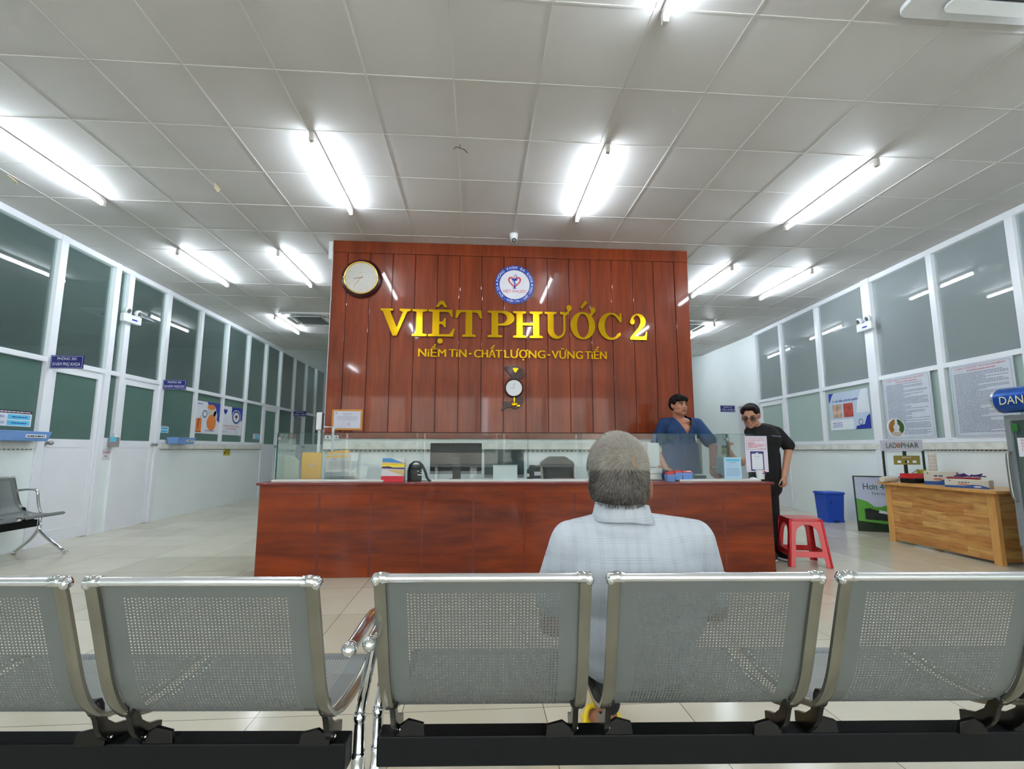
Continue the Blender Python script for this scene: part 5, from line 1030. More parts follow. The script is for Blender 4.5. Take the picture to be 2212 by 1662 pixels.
t = deskthing('red_box', 0.24, -0.14, 'dark red plastic box with purple ties between the two glove boxes', 'box', lambda b: [box(b, -0.13, 0.13, -0.08, 0.08, 0, 0.10)], mat('dark_red_box', (150, 16, 34), 0.35), rz=-0.9)
b = B(); rd = random.Random(3)
for k in range(14): p = Vector((rd.uniform(-0.05, 0.12), rd.uniform(-0.06, 0.06), 0.11)); sweep(b, [p, p+Vector((rd.uniform(-0.05, 0.05), rd.uniform(-0.03, 0.03), rd.uniform(0.005, 0.03))), p+Vector((rd.uniform(-0.07, 0.07), rd.uniform(-0.03, 0.03), 0))], 0.006, 5)
obj('purple_ties', b, PURPLE, t)
deskthing('clear_bag', 0.34, -0.02, 'crumpled clear plastic bag behind the red box on the desk', 'bag', lambda b: sph(b, (0, 0, 0.06), (0.13, 0.07, 0.06), 12, 7), ACRY, bevel=0)

# drinks fridge at the right edge
t = empty('drinks_fridge', (4.93, 3.95, 0), 0, 'grey glass door drinks fridge cut by the right edge of the photo', 'fridge')   # door faces -x
b = B(); box(b, 0.05, 0.60, -0.31, 0.31, 0.03, 0.07)
for q in ((0.05, 0.60, -0.31, -0.28, 0.03, 1.42), (0.05, 0.60, 0.28, 0.31, 0.03, 1.42), (0.57, 0.60, -0.28, 0.28, 0.03, 1.42), (0.05, 0.60, -0.28, 0.28, 1.38, 1.42), (0.05, 0.60, -0.28, 0.28, 0.03, 0.24)): box(b, *q)
obj('cabinet', b, mat('fridge_grey', (128, 134, 138), 0.4), t, bevel=0.004)
b = B(); box(b, 0, 0.045, 0.26, 0.31, 0.24, 1.42); box(b, 0, 0.045, -0.31, -0.26, 0.24, 1.42); box(b, 0, 0.045, -0.26, 0.26, 0.24, 0.29); box(b, 0, 0.045, -0.26, 0.26, 1.37, 1.42); dr = obj('door_frame', b, MT['fridge_grey'], t)
b = B(); box(b, 0.02, 0.026, -0.26, 0.26, 0.29, 1.37); obj('door_glass', b, GLC, dr)
b = B(); sweep(b, smoothpath([(0, 0.285, 1.08), (-0.035, 0.29, 1.05), (-0.04, 0.29, 0.85), (-0.035, 0.285, 0.68), (0, 0.28, 0.64)]), 0.013, 8); obj('door_handle', b, STEEL, dr, smooth=True)
b = B(); box(b, 0.0, 0.045, -0.3, 0.3, 0.06, 0.235); [box(b, -0.004, 0.0, -0.27, 0.27, 0.08+0.02*k, 0.09+0.02*k) for k in range(7)]; obj('lower_grille', b, GREYP, t)
for k in range(4): b = B(); box(b, 0.08, 0.55, -0.27, 0.27, 0.30+0.26*k, 0.305+0.26*k); obj('shelf', b, STEEL, t)
b = B(); quad(b, 0, 0.24, 0, 0.17); o = obj('red_notice', b, PAPER, t); o.matrix_local = T(-0.003, 0.215, 1.04, -pi/2)
b = B(); [tfit(b, s_, wd_, 0.017, Matrix.Translation((0.03+wd_/2, -0.002, 0.14-0.028*k)), bold=0.0) for k, (s_, wd_) in enumerate((('KHÔNG ĐỂ', 0.12), ('NƯỚC UỐNG', 0.14), ('VÀO TỦ', 0.10), ('CẢM ƠN', 0.10)))]; obj('red_lettering', b, REDI, o)
b = B(); quad(b, 0, 0.05, 0, 0.07); o2 = obj('green_sticker', b, GREEN, t); o2.matrix_local = T(-0.003, 0.25, 1.27, -pi/2)
b = B(); lathe(b, [(0, -0.33), (0.10, -0.33), (0.118, -0.31), (0.118, 0.31), (0.10, 0.33), (0, 0.33)], (0.03, 0, 1.56), 32, 'Y'); cn = obj('can_shaped_header', b, mat('metallic_blue_can', (24, 84, 172), 0.25, metal=0.3, noise=(5, (1, 1, 1), 0.3)), t, smooth='auto')
b = B(); lathe(b, [(0.112, 0.312), (0.12, 0.315), (0.12, 0.335), (0.10, 0.336), (0, 0.332)], (0.03, 0, 1.56), 32, 'Y'); obj('silver_end', b, ALU, cn, smooth='auto')
b = B(); tfit(b, 'DAN', 0.20, 0.075, T(-0.0895, 0.15, 1.515, -pi/2), bold=0.0, thick=0.002); obj('cream_lettering', b, mat('cream_print', (226, 214, 170), 0.4), cn)
rd = random.Random(5)
for s_ in range(4):
    for k in range(3, 6):
        b = B(); lathe(b, [(0, 0), (0.028, 0), (0.028, 0.12), (0.012, 0.16), (0.012, 0.18), (0, 0.18)], (0, 0, 0), 12)
        o = obj('drink_bottle', b, [REDP, GREEN, BLUEI, ORANGE][(s_+k) % 4], smooth='auto'); o.location = (5.05, 3.95-0.22+0.088*k, 0.306+0.26*s_)
        tag(o, ['red', 'green', 'blue', 'orange'][(s_+k) % 4]+' drink bottle standing inside the glass door fridge, '+['bottom', 'second', 'third', 'top'][s_]+' shelf', 'bottle', 'bottles in the fridge')
# ================================================================== PERFORATED METAL WAITING BENCHES
def prof_at(P, s):
    for i in range(len(P)-1):
        d = (P[i+1]-P[i]).length
        if s <= d or i == len(P)-2: return P[i].lerp(P[i+1], s/d if d else 0)
        s -= d
def perforated(P, w_, u0, u1, s0, s1, pu=0.0080, ps=0.0078, r=0.0019):
    """thin sheet following profile P (points in y,z), width w_ along x, holes in the window u0..u1, s0..s1"""
    L = sum((P[i+1]-P[i]).length for i in range(len(P)-1)); V = []; Fc = []
    def vt(u, s): p = prof_at(P, max(0, min(L, s))); V.append((u, p.x, p.y)); return len(V)-1
    # solid margins
    def strip(ua, ub, sa, sb):
        n = max(2, int((sb-sa)/0.012)); row = None
        for k in range(n+1):
            s = sa+(sb-sa)*k/n; a, c = vt(ua, s), vt(ub, s)
            if row: Fc.append((row[0], row[1], c, a))
            row = (a, c)
    strip(0, u0, 0, L); strip(u1, w_, 0, L)
    if s0 > 0: strip(u0, u1, 0, s0)
    if s1 < L: strip(u0, u1, s1, L)
    nu = int((u1-u0)/pu); pu = (u1-u0)/nu; ns = int((s1-s0)/ps); ps = (s1-s0)/ns
    for i in range(nu):
        ua = u0+i*pu; off = 0.5*ps if i % 2 else 0.0
        if off: strip(ua, ua+pu, s0, s0+off/1.0*0.5); strip(ua, ua+pu, s1-off*0.5, s1)
        m = ns if not off else ns
        a0 = s0+(off*0.5); a1 = s1-(off*0.5); pp = (a1-a0)/m
        for j in range(m):
            sa = a0+j*pp; cu, cs = ua+pu/2, sa+pp/2
            if off: cs = min(max(cs+0.0, sa+r), sa+pp-r)
            o = [vt(ua, sa), vt(cu, sa), vt(ua+pu, sa), vt(ua+pu, cs), vt(ua+pu, sa+pp), vt(cu, sa+pp), vt(ua, sa+pp), vt(ua, cs)]
            h = [vt(cu+r*cos(a), cs+r*sin(a)) for a in [radians(225+45*k) for k in range(8)]]
            for k in range(8): Fc.append((o[k], o[(k+1) % 8], h[(k+1) % 8], h[k]))
    me = bpy.data.meshes.new('sheet'); me.from_pydata(V, [], Fc); me.update(); return me
V2 = lambda a: [Vector((p[0], p[1])) for p in a]
BP = V2([(0.004, 0.800), (0.016, 0.765), (0.040, 0.690), (0.062, 0.620), (0.084, 0.556), (0.110, 0.505), (0.140, 0.470), (0.165, 0.452), (0.190, 0.444)])
SP = V2([(0.190, 0.444), (0.24, 0.434), (0.32, 0.428), (0.42, 0.430), (0.50, 0.442), (0.535, 0.444), (0.556, 0.434), (0.562, 0.415)])
FP = [(0, 0.806)]+[(p.x, p.y) for p in BP[1:]]+[(p.x, p.y) for p in SP[1:]]
CWD = 0.503
me_back = perforated(BP, CWD-0.05, 0.045, CWD-0.095, 0.035, 0.395)
me_seat = perforated(SP, CWD-0.05, 0.045, CWD-0.095, 0.03, 0.33)
for me in (me_back, me_seat): me.materials.append(SHEET)
ARM_P = smoothpath([(0, 0.005, 0.66), (0, 0.06, 0.664), (0, 0.14, 0.672), (0, 0.205, 0.672), (0, 0.238, 0.655), (0, 0.25, 0.62), (0, 0.25, 0.56), (0, 0.26, 0.48), (0, 0.275, 0.42), (0, 0.27, 0.38)], 5)
def make_chair(root, u, idx):
    s = []
    bk = link('backrest', me_back, None, root); bk.location = (u+0.025, 0, 0)
    se = link('seat', me_seat, None, root); se.location = (u+0.025, 0, 0)
    b = B(); cyl(b, (0.0, 0.0, 0.804), (CWD-0.05, 0.0, 0.804), 0.0105, 12); tr = obj('top_rail', b, ALU, bk, smooth='auto')
    for side, x in ((0, 0.012), (1, CWD-0.012)):
        b = B(); pts = [Vector((u+x, p[0]-0.004, p[1]-0.004)) for p in [(q.x, q.y) for q in BP]+[(q.x, q.y-0.004) for q in SP[1:-1]]]
        pts = smoothpath(pts, 3); pr = [(-1, -0.34), (-0.7, -0.5), (0.7, -0.5), (1, -0.34), (1, 0.34), (0.7, 0.5), (-0.7, 0.5), (-1, 0.34)]
        sweep(b, pts, 0.0135, prof=pr, up=(0, 1, 0.3)); obj('side_frame', b, FRAMEM, root, smooth='auto')
        b = B(); cx = u+(0.018 if side == 0 else CWD-0.018)
        sph(b, (cx, 0.0, 0.806), (0.020, 0.0135, 0.0125), 14, 10); cyl(b, (u+(0.0 if side == 0 else CWD-0.034), 0, 0.804), (u+(0.034 if side == 0 else CWD), 0, 0.804), 0.0125, 14)
        sph(b, (u+(0.004 if side == 0 else CWD-0.004), 0.004, 0.800), (0.013, 0.016, 0.016), 12, 8)
        obj('corner_cap', b, CHROME, bk, smooth='auto').matrix_parent_inverse = Matrix.Translation((-(u+0.025), 0, 0))
        # cast bracket down to the beam
        q = -1 if side == 0 else 1; xx = u+(0.020 if side == 0 else CWD-0.020)
        b = B(); poly(b, [[(0.130, 0.485), (0.142, 0.492), (0.158, 0.488), (0.168, 0.472), (0.172, 0.450), (0.185, 0.425), (0.215, 0.400), (0.262, 0.385), (0.262, 0.358), (0.205, 0.358), (0.176, 0.384), (0.160, 0.405), (0.148, 0.440), (0.132, 0.466)]], 0.014, Matrix.Translation((xx+0.007, 0, 0)) @ Matrix.Rotation(pi/2, 4, 'Z'))
        poly(b, [[(0, 0), (0.075, 0), (0.07, 0.03), (0.03, 0.04), (0, 0.02)]], 0.012, Matrix.Translation((xx, 0.20, 0.358)) @ Matrix.Rotation(0 if q < 0 else pi, 4, 'Z'))
        sph(b, (xx, 0.143, 0.468), (0.016, 0.010, 0.019), 14, 8)
        br = obj('bracket', b, DCHROME, root, smooth='auto', bevel=0.002)
        b = B(); sph(b, (xx, 0.132, 0.469), 0.0065, 12, 8); sph(b, (xx+0.01, 0.196, 0.378), 0.004, 8, 6); obj('bolt', b, CHROME, br, smooth=True)
def leg_tubes(root, ut, u):
    b = B(); P = [p+Vector((u+(ut-u)*min(1, max(0, (p.z-0.40)/0.22)), 0, 0)) for p in ARM_P]; sweep(b, P, 0.0135, 14); sph(b, (ut, 0.0, 0.66), 0.0165, 18, 12); am = obj('armrest', b, CHROME, root, smooth=True)
    b = B(); sph(b, (u, 0.272, 0.386), (0.017, 0.018, 0.022), 14, 10); lathe(b, [(0.0145, 0.375), (0.0155, 0.30), (0.0175, 0.297), (0.0175, 0.285), (0.0155, 0.285)], (u, 0.272, 0), 18); obj('leg_sleeve', b, CHROME, root, smooth='auto')
    b = B(); sweep(b, smoothpath([(u, 0.272, 0.30), (u, 0.262, 0.24), (u, 0.20, 0.15), (u, 0.10, 0.06), (u, 0.055, 0.022)]), 0.017, 12); sph(b, (u, 0.05, 0.014), (0.022, 0.03, 0.014)); obj('rear_leg', b, CHROME, root, smooth=True)
    b = B(); sweep(b, smoothpath([(u, 0.274, 0.30), (u, 0.284, 0.24), (u, 0.37, 0.16), (u, 0.50, 0.06), (u, 0.56, 0.022)]), 0.017, 12); sph(b, (u, 0.565, 0.014), (0.022, 0.03, 0.014)); obj('front_leg', b, CHROME, root, smooth=True)
def bench(loc, rz, n, ends, label, sx=1.0, pitch=0.546):
    t = empty('waiting_bench', loc, rz, label, 'bench', 'metal waiting benches'); t.scale = (sx, 1, 1)
    L = pitch*(n-1)+CWD
    for k in range(n): make_chair(t, pitch*k, k)
    b = B(); box(b, -0.03, L+0.015, 0.20, 0.262, 0.284, 0.358); obj('beam', b, BEAMM, t, bevel=0.004)
    for e in ends: leg_tubes(t, *((-0.006, -0.045) if e == 0 else (L+0.074, L+0.028)))
    return t
BRZ = radians(-3.2)
bench((-0.232, 1.207, 0), BRZ, 4, (0, 1), 'perforated metal bench across the right foreground, with the seated elderly person on it')
bd = Vector((cos(BRZ), sin(BRZ), 0)); LA = (0.546*2+CWD)*1.035
bench(Vector((-0.352, 1.202, 0))-bd*LA, BRZ+radians(-0.6), 3, (0, 1), 'perforated metal bench across the left foreground', 1.035)
bench((-4.92, 5.70, 0), -pi/2, 3, (0, 1), 'metal bench against the left partition, cut by the left edge of the photo')

# ================================================================== PEOPLE
def hand(b, wrist, M, L=0.17, curl=0.5, spread=1.0, point=False, side=1):
    """five-fingered hand; M maps local (x across, y along fingers, z back of hand) to world"""
    w_ = Vector(wrist); M3 = M.to_3x3(); k = L/0.18
    def P(x, y, z): return w_+M3 @ Vector((x*side*k, y*k, z*k))
    for x in (-0.026, -0.009, 0.009, 0.025): cap(b, P(x*0.6, 0.0, 0), P(x, 0.078, 0.002), 0.014*k, 0.012*k, 10)
    for i, (x, ln) in enumerate(((-0.029, 0.068), (-0.010, 0.078), (0.010, 0.072), (0.027, 0.056))):
        c = curl if not (point and i == 0) else 0.05
        p0 = Vector((x, 0.080, 0.0)); a = 0; seg = (0.46, 0.30, 0.24); r0 = 0.0092
        for j in range(3):
            a += c*(0.9 if j == 0 else 1.1); d = Vector((x*1.2*spread, cos(a), -sin(a))).normalized(); p1 = p0+d*ln*seg[j]
            cap(b, P(*p0), P(*p1), r0*k, (r0-0.0008)*k, 8); p0 = p1; r0 -= 0.0008
    p0 = Vector((-0.022, 0.018, -0.004))
    for d, ln, r0 in (((-0.75, 0.6, -0.25), 0.042, 0.0125), ((-0.35, 0.85, -0.4), 0.032, 0.010), ((-0.1, 0.9, -0.4), 0.024, 0.009)):
        d = Vector(d).normalized(); p1 = p0+d*ln; cap(b, P(*p0), P(*p1), r0*k, (r0-0.001)*k, 8); p0 = p1
def basis(fwd, up):
    f = Vector(fwd).normalized(); u = Vector(up); s = f.cross(u).normalized(); u = s.cross(f).normalized()
    return Matrix((s, f, u)).transposed()
def head_parts(b, c, R3, s=1.0, jaw=1.0):
    """skull, jaw, nose, brow, cheeks, lips and ears; local +y is where the face looks, c the head centre"""
    c = Vector(c); R4 = R3.to_4x4()
    def E(p, r): sph(b, c+R3 @ (Vector(p)*s), [v*s for v in r], 18, 12, R3)
    E((0, -0.010, 0.032), (0.076, 0.095, 0.082)); E((0, 0.022, -0.012), (0.066, 0.070, 0.075)); E((0, 0.035, -0.058), (0.050*jaw, 0.050, 0.045)); E((0, 0.066, -0.086), (0.024, 0.020, 0.018))
    for q in (-1, 1):
        E((q*0.036, 0.052, -0.022), (0.026, 0.030, 0.026)); E((q*0.076, -0.006, -0.002), (0.008, 0.018, 0.028)); E((q*0.081, -0.014, 0.004), (0.007, 0.010, 0.020)); E((q*0.030, 0.074, 0.026), (0.026, 0.014, 0.010)); E((q*0.042, 0.018, -0.058), (0.022, 0.035, 0.026))
        E((q*0.011, 0.096, -0.024), (0.009, 0.010, 0.008))
    cap(b, c+R3 @ Vector((0, 0.086, 0.020))*s, c+R3 @ Vector((0, 0.106, -0.018))*s, 0.009*s, 0.012*s, 10)
    E((0, 0.086, -0.044), (0.022, 0.014, 0.016))
def face_features(root, c, R3, s, eyecol=(30, 22, 20), lips=(150, 80, 74), browcol=None, smile=False):
    c = Vector(c)
    def W3(p): return c+R3 @ (Vector(p)*s)
    for q in (-1, 1):
        b = B(); sph(b, W3((q*0.031, 0.079, 0.006)), (0.014*s, 0.009*s, 0.0075*s), 12, 8, R3); ey = obj('eye', b, mat('eye_white', (206, 200, 196), 0.2), root, smooth=True)
        b = B(); sph(b, W3((q*0.031, 0.0865, 0.006)), (0.0068*s, 0.0035*s, 0.0068*s), 12, 8, R3); obj('iris', b, mat('dark_iris', eyecol, 0.1), ey, smooth=True)
        b = B(); sweep(b, smoothpath([W3((q*0.014, 0.090, 0.024)), W3((q*0.030, 0.090, 0.031)), W3((q*0.050, 0.078, 0.026))], 4), 0.0034*s, 6); obj('eyebrow', b, HAIRB, root, smooth=True)
        b = B(); sweep(b, smoothpath([W3((q*0.017, 0.086, 0.009)), W3((q*0.031, 0.0895, 0.0145)), W3((q*0.047, 0.082, 0.009))], 4), 0.0018*s, 6); obj('eyelid', b, HAIRB, root, smooth=True)
    dz = 0.007 if smile else -0.002
    b = B(); sweep(b, smoothpath([W3((-0.026, 0.084, -0.052+dz)), W3((-0.012, 0.098, -0.0515)), W3((0, 0.1005, -0.053)), W3((0.012, 0.098, -0.0515)), W3((0.026, 0.084, -0.052+dz))], 4), 0.004*s, 6)
    sweep(b, smoothpath([W3((-0.022, 0.084, -0.056+dz)), W3((0, 0.099, -0.062)), W3((0.022, 0.084, -0.056+dz))], 4), 0.0048*s, 6); obj('lips', b, mat('lip_%d' % lips[0], lips, 0.4), root, smooth=True)
    if smile:
        b = B(); sweep(b, smoothpath([W3((-0.019, 0.090, -0.053)), W3((0, 0.1015, -0.0568)), W3((0.019, 0.090, -0.053))], 4), 0.0032*s, 6); obj('teeth', b, PAPER, root, smooth=True)
def person(bm, m, voxel, label, it=4):
    o = remesh_blob('person', bm, m, None, voxel, it); return tag(o, label, 'person')

# ---------------- seated elderly man seen from behind
HC = pY(1338, 1019, 1.44)                                    # head centre
HR = Matrix.Rotation(radians(-11), 3, 'Z') @ Matrix.Rotation(radians(-3), 3, 'X') @ Matrix.Rotation(radians(2), 3, 'Y')
SX = pY(1370, 1180, 1.45).x
b = B(); head_parts(b, HC+Vector((0, 0.02, 0)), HR, 0.94, 1.1)
nk = pY(1345, 1120, 1.44)
cap(b, HC+Vector((0.0, -0.005, -0.05)), (nk.x, 1.45, nk.z-0.03), 0.062, 0.066)
for q in (-1, 1): sph(b, HC+HR @ Vector((0.091 if q > 0 else -0.080, 0.018 if q > 0 else 0.03, -0.048)), (0.009, 0.021, 0.034), 12, 10, HR @ Matrix.Rotation(radians(-18*q), 3, 'Z'))
cap(b, (SX, 1.48, 0.76), (SX, 1.52, 0.55), 0.10, 0.10); cap(b, (SX-0.12, 1.47, 0.815), (SX+0.12, 1.47, 0.815), 0.045); cap(b, (SX, 1.47, 0.90), (SX, 1.48, 0.76), 0.05, 0.08)
for q, ex, ey, ez, hx, hy, hz in ((-1, SX-0.235, 1.50, 0.60, SX-0.16, 1.76, 0.555), (1, SX+0.262, 1.52, 0.62, SX+0.16, 1.77, 0.565)):
    cap(b, (SX+q*0.175, 1.46, 0.825), (ex, ey, ez), 0.050, 0.040); cap(b, (ex, ey, ez), (hx, hy, hz), 0.040, 0.026)
    hand(b, (hx, hy, hz), basis((-q*0.25, 0.9, -0.15), (0, 0.1, 1)), 0.17, 0.45, side=q)
FXX = pY(1306, 1545, 2.08).x
for q in (-1, 1):
    cap(b, (SX+q*0.09, 1.56, 0.53), (SX+q*0.11, 1.97, 0.52), 0.085, 0.058); cap(b, (SX+q*0.11, 1.97, 0.51), (FXX+q*0.012, 2.06+q*0.09, 0.10), 0.052, 0.034)
    cap(b, (FXX+q*0.012, 2.06+q*0.09, 0.06), (FXX+q*0.04, 2.21+q*0.09, 0.045), 0.034, 0.03)
old = person(b, SKIN1, 0.0065, 'elderly person with grey hair in a white checked shirt, seated with back to the viewer')
# hair: shell plus short strands round the whorl
gh = bpy.data.materials.new('grey_hair'); gh.use_nodes = True; nt = gh.node_tree; bb = nt.nodes['Principled BSDF']; L_ = nt.links.new
tc = nt.nodes.new('ShaderNodeTexCoord'); n1 = nt.nodes.new('ShaderNodeTexNoise'); n1.inputs['Scale'].default_value = 9; n1.inputs['Detail'].default_value = 3
at = nt.nodes.new('ShaderNodeAttribute'); at.attribute_name = 'tone'
r1 = nt.nodes.new('ShaderNodeValToRGB'); r1.color_ramp.elements[0].position = 0.05; r1.color_ramp.elements[0].color = (*lin((52, 46, 42)), 1); r1.color_ramp.elements[1].position = 0.85; r1.color_ramp.elements[1].color = (*lin((176, 168, 158)), 1)
ma = nt.nodes.new('ShaderNodeMath'); ma.operation = 'MULTIPLY_ADD'; ma.inputs[1].default_value = 0.5; mb = nt.nodes.new('ShaderNodeMath'); mb.operation = 'SUBTRACT'; mb.inputs[1].default_value = 0.25
L_(tc.outputs['Object'], n1.inputs['Vector']); L_(n1.outputs['Fac'], ma.inputs[0]); L_(at.outputs['Fac'], mb.inputs[0]); L_(mb.outputs[0], ma.inputs[2]); L_(ma.outputs[0], r1.inputs[0]); L_(r1.outputs[0], bb.inputs['Base Color']); bb.inputs['Roughness'].default_value = 0.42
HH = HC+Vector((0, 0.02, 0))
def hsurf(d):
    """hair surface point in direction d from the head centre (head-local direction)"""
    d = d.normalized(); a = Vector((0.086, 0.105, 0.110 if d.z > 0 else 0.142)); k = 1/math.sqrt((d.x/a.x)**2+(d.y/a.y)**2+(d.z/a.z)**2)
    p = d*k; g = 1+(0.42*d.z*d.z if d.z < 0 else 0); return Vector((p.x*g, p.y*(g*0.96 if d.z < -0.3 else g), p.z))+Vector((0, -0.008, 0.006))
WH = Vector((0.36, -0.88, 0.20)).normalized()
def hair_ok(d):
    if d.y > 0.35 and d.z < 0.62: return False
    if d.z < -0.84: return False
    if d.z < -0.05 and d.y > -0.25: return False
    return True
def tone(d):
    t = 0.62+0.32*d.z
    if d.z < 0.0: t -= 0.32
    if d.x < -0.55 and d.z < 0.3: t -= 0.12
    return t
V = []; Fc = []; TN = []
NU, NV = 64, 40; grid = {}
for i in range(NU):
    for j in range(NV+1):
        th = pi*j/NV; ph = 2*pi*i/NU; d = Vector((sin(th)*cos(ph), sin(th)*sin(ph), cos(th))); grid[(i, j)] = (len(V), hair_ok(d))
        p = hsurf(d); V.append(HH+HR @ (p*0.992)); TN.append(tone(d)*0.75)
for i in range(NU):
    for j in range(NV):
        q = [grid[(i, j)], grid[((i+1) % NU, j)], grid[((i+1) % NU, j+1)], grid[(i, j+1)]]
        if all(k[1] for k in q): Fc.append([k[0] for k in q])
rd = random.Random(12)
for k in range(15000):
    z = rd.uniform(-0.84, 1); ph = rd.uniform(0, 2*pi); rr = math.sqrt(1-z*z); d = Vector((rr*cos(ph), rr*sin(ph), z))
    if not hair_ok(d) or (d-WH).length < 0.004 or ((d-WH).length < 0.22 and rd.random() < 0.45): continue
    away = (d-WH*d.dot(WH)); dist = (d-WH).length; away.normalize(); sw = d.cross(away)
    t_ = (away+sw*(0.55/(0.3+dist*2))+Vector((0, 0, -0.25))+Vector((rd.gauss(0, 0.16), rd.gauss(0, 0.16), rd.gauss(0, 0.16)))); t_ = (t_-d*t_.dot(d)).normalized()
    ln = rd.uniform(0.012, 0.022)*(0.55 if z < -0.5 else 1.0); p0 = hsurf(d)*0.99; wd = t_.cross(d).normalized()*rd.uniform(0.0004, 0.0007)
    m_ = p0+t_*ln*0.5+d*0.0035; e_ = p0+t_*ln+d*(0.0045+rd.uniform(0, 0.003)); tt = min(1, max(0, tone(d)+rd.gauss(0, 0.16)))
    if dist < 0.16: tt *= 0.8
    i0 = len(V)
    for p in (p0-wd, p0+wd, m_+wd*0.8, m_-wd*0.8, e_): V.append(HH+HR @ p); TN.append(tt)
    Fc.append((i0, i0+1, i0+2, i0+3)); Fc.append((i0+3, i0+2, i0+4))
me = bpy.data.meshes.new('hair'); me.from_pydata([tuple(v) for v in V], [], Fc); me.update(); at_ = me.attributes.new('tone', 'FLOAT', 'POINT'); at_.data.foreach_set('value', TN)
hr = link('hair', me, gh, old); hr['label'] = 'short grey hair whirled round the crown'; hr['kind'] = 'stuff'
b = B(); dW = WH; c_ = HH+HR @ (hsurf(dW)*0.991); sph(b, c_, (0.008, 0.019, 0.0022), 14, 8, (HR @ dW).to_track_quat('Z', 'Y').to_matrix()); obj('scalp_spot', b, mat('bare_scalp', (146, 122, 102), 0.5), old, smooth=True)
# checked shirt
sm = bpy.data.materials.new('white_checked_cotton'); sm.use_nodes = True; nt = sm.node_tree; bb = nt.nodes['Principled BSDF']; L_ = nt.links.new
tc = nt.nodes.new('ShaderNodeTexCoord'); sp = nt.nodes.new('ShaderNodeSeparateXYZ'); nz = nt.nodes.new('ShaderNodeTexNoise'); nz.inputs['Scale'].default_value = 3.5; av = nt.nodes.new('ShaderNodeVectorMath'); av.operation = 'MULTIPLY_ADD'; av.inputs[1].default_value = (0.05, 0.05, 0.05)
L_(tc.outputs['Object'], nz.inputs['Vector']); L_(nz.outputs['Color'], av.inputs[0]); L_(tc.outputs['Object'], av.inputs[2]); L_(av.outputs[0], sp.inputs[0])
def lines(axis, period, offs, wd):
    last = None
    for o_ in offs:
        m1 = nt.nodes.new('ShaderNodeMath'); m1.operation = 'ADD'; m1.inputs[1].default_value = o_; L_(sp.outputs[axis], m1.inputs[0])
        m2 = nt.nodes.new('ShaderNodeMath'); m2.operation = 'PINGPONG'; m2.inputs[1].default_value = period/2; L_(m1.outputs[0], m2.inputs[0])
        m3 = nt.nodes.new('ShaderNodeMath'); m3.operation = 'LESS_THAN'; m3.inputs[1].default_value = wd; L_(m2.outputs[0], m3.inputs[0])
        if last is None: last = m3.outputs[0]
        else:
            m5 = nt.nodes.new('ShaderNodeMath'); m5.operation = 'MAXIMUM'; L_(last, m5.inputs[0]); L_(m3.outputs[0], m5.inputs[1]); last = m5.outputs[0]
    return last
a_ = lines('Z', 0.052, (0, 0.006, 0.013), 0.0005); c_ = lines('X', 0.034, (0, 0.0045, 0.009), 0.0005)
mxx = nt.nodes.new('ShaderNodeMath'); mxx.operation = 'ADD'; L_(a_, mxx.inputs[0]); L_(c_, mxx.inputs[1])
brk = nt.nodes.new('ShaderNodeTexNoise'); brk.inputs['Scale'].default_value = 22; bm_ = nt.nodes.new('ShaderNodeMapRange'); bm_.inputs[1].default_value = 0.38; bm_.inputs[2].default_value = 0.62; bm_.inputs[3].default_value = 0.15; bm_.inputs[4].default_value = 0.45
L_(tc.outputs['Object'], brk.inputs['Vector']); L_(brk.outputs['Fac'], bm_.inputs[0]); ml = nt.nodes.new('ShaderNodeMath'); ml.operation = 'MULTIPLY'; ml.use_clamp = True; L_(mxx.outputs[0], ml.inputs[0]); L_(bm_.outputs[0], ml.inputs[1])
mc_ = nt.nodes.new('ShaderNodeMix'); mc_.data_type = 'RGBA'; mc_.inputs[6].default_value = (*lin((204, 210, 219)), 1); mc_.inputs[7].default_value = (*lin((104, 110, 138)), 1); L_(ml.outputs[0], mc_.inputs[0]); L_(mc_.outputs[2], bb.inputs['Base Color']); bb.inputs['Roughness'].default_value = 0.85
fb = nt.nodes.new('ShaderNodeTexNoise'); fb.inputs['Scale'].default_value = 7; fb.inputs['Distortion'].default_value = 1.0; bp = nt.nodes.new('ShaderNodeBump'); bp.inputs['Strength'].default_value = 0.35; bp.inputs['Distance'].default_value = 0.02; L_(tc.outputs['Object'], fb.inputs['Vector']); L_(fb.outputs['Fac'], bp.inputs['Height']); L_(bp.outputs[0], bb.inputs['Normal'])
b = B()
NB = pY(1345, 1128, 1.45)
for (p, r) in (((SX, 1.46, 0.805), (0.195, 0.105, 0.095)), ((SX, 1.455, 0.73), (0.205, 0.128, 0.14)), ((SX, 1.475, 0.60), (0.185, 0.135, 0.15)), ((SX, 1.50, 0.52), (0.175, 0.14, 0.10)), ((NB.x, 1.45, 0.872), (0.105, 0.085, 0.045))): sph(b, p, r, 24, 16)
for q in (-1, 1):
    cap(b, (NB.x+q*0.05, 1.455, 0.876), (SX+q*0.188, 1.46, 0.842), 0.045, 0.054); cap(b, (SX+q*0.186, 1.46, 0.835), (SX+q*0.228, 1.485, 0.68), 0.060, 0.064)
    cap(b, (SX+q*0.15, 1.47, 0.78), (SX+q*0.17, 1.49, 0.60), 0.07, 0.05)
def cut_sleeves(bmm): pass
shirt = remesh_blob('shirt', b, sm, old, 0.009, 6)
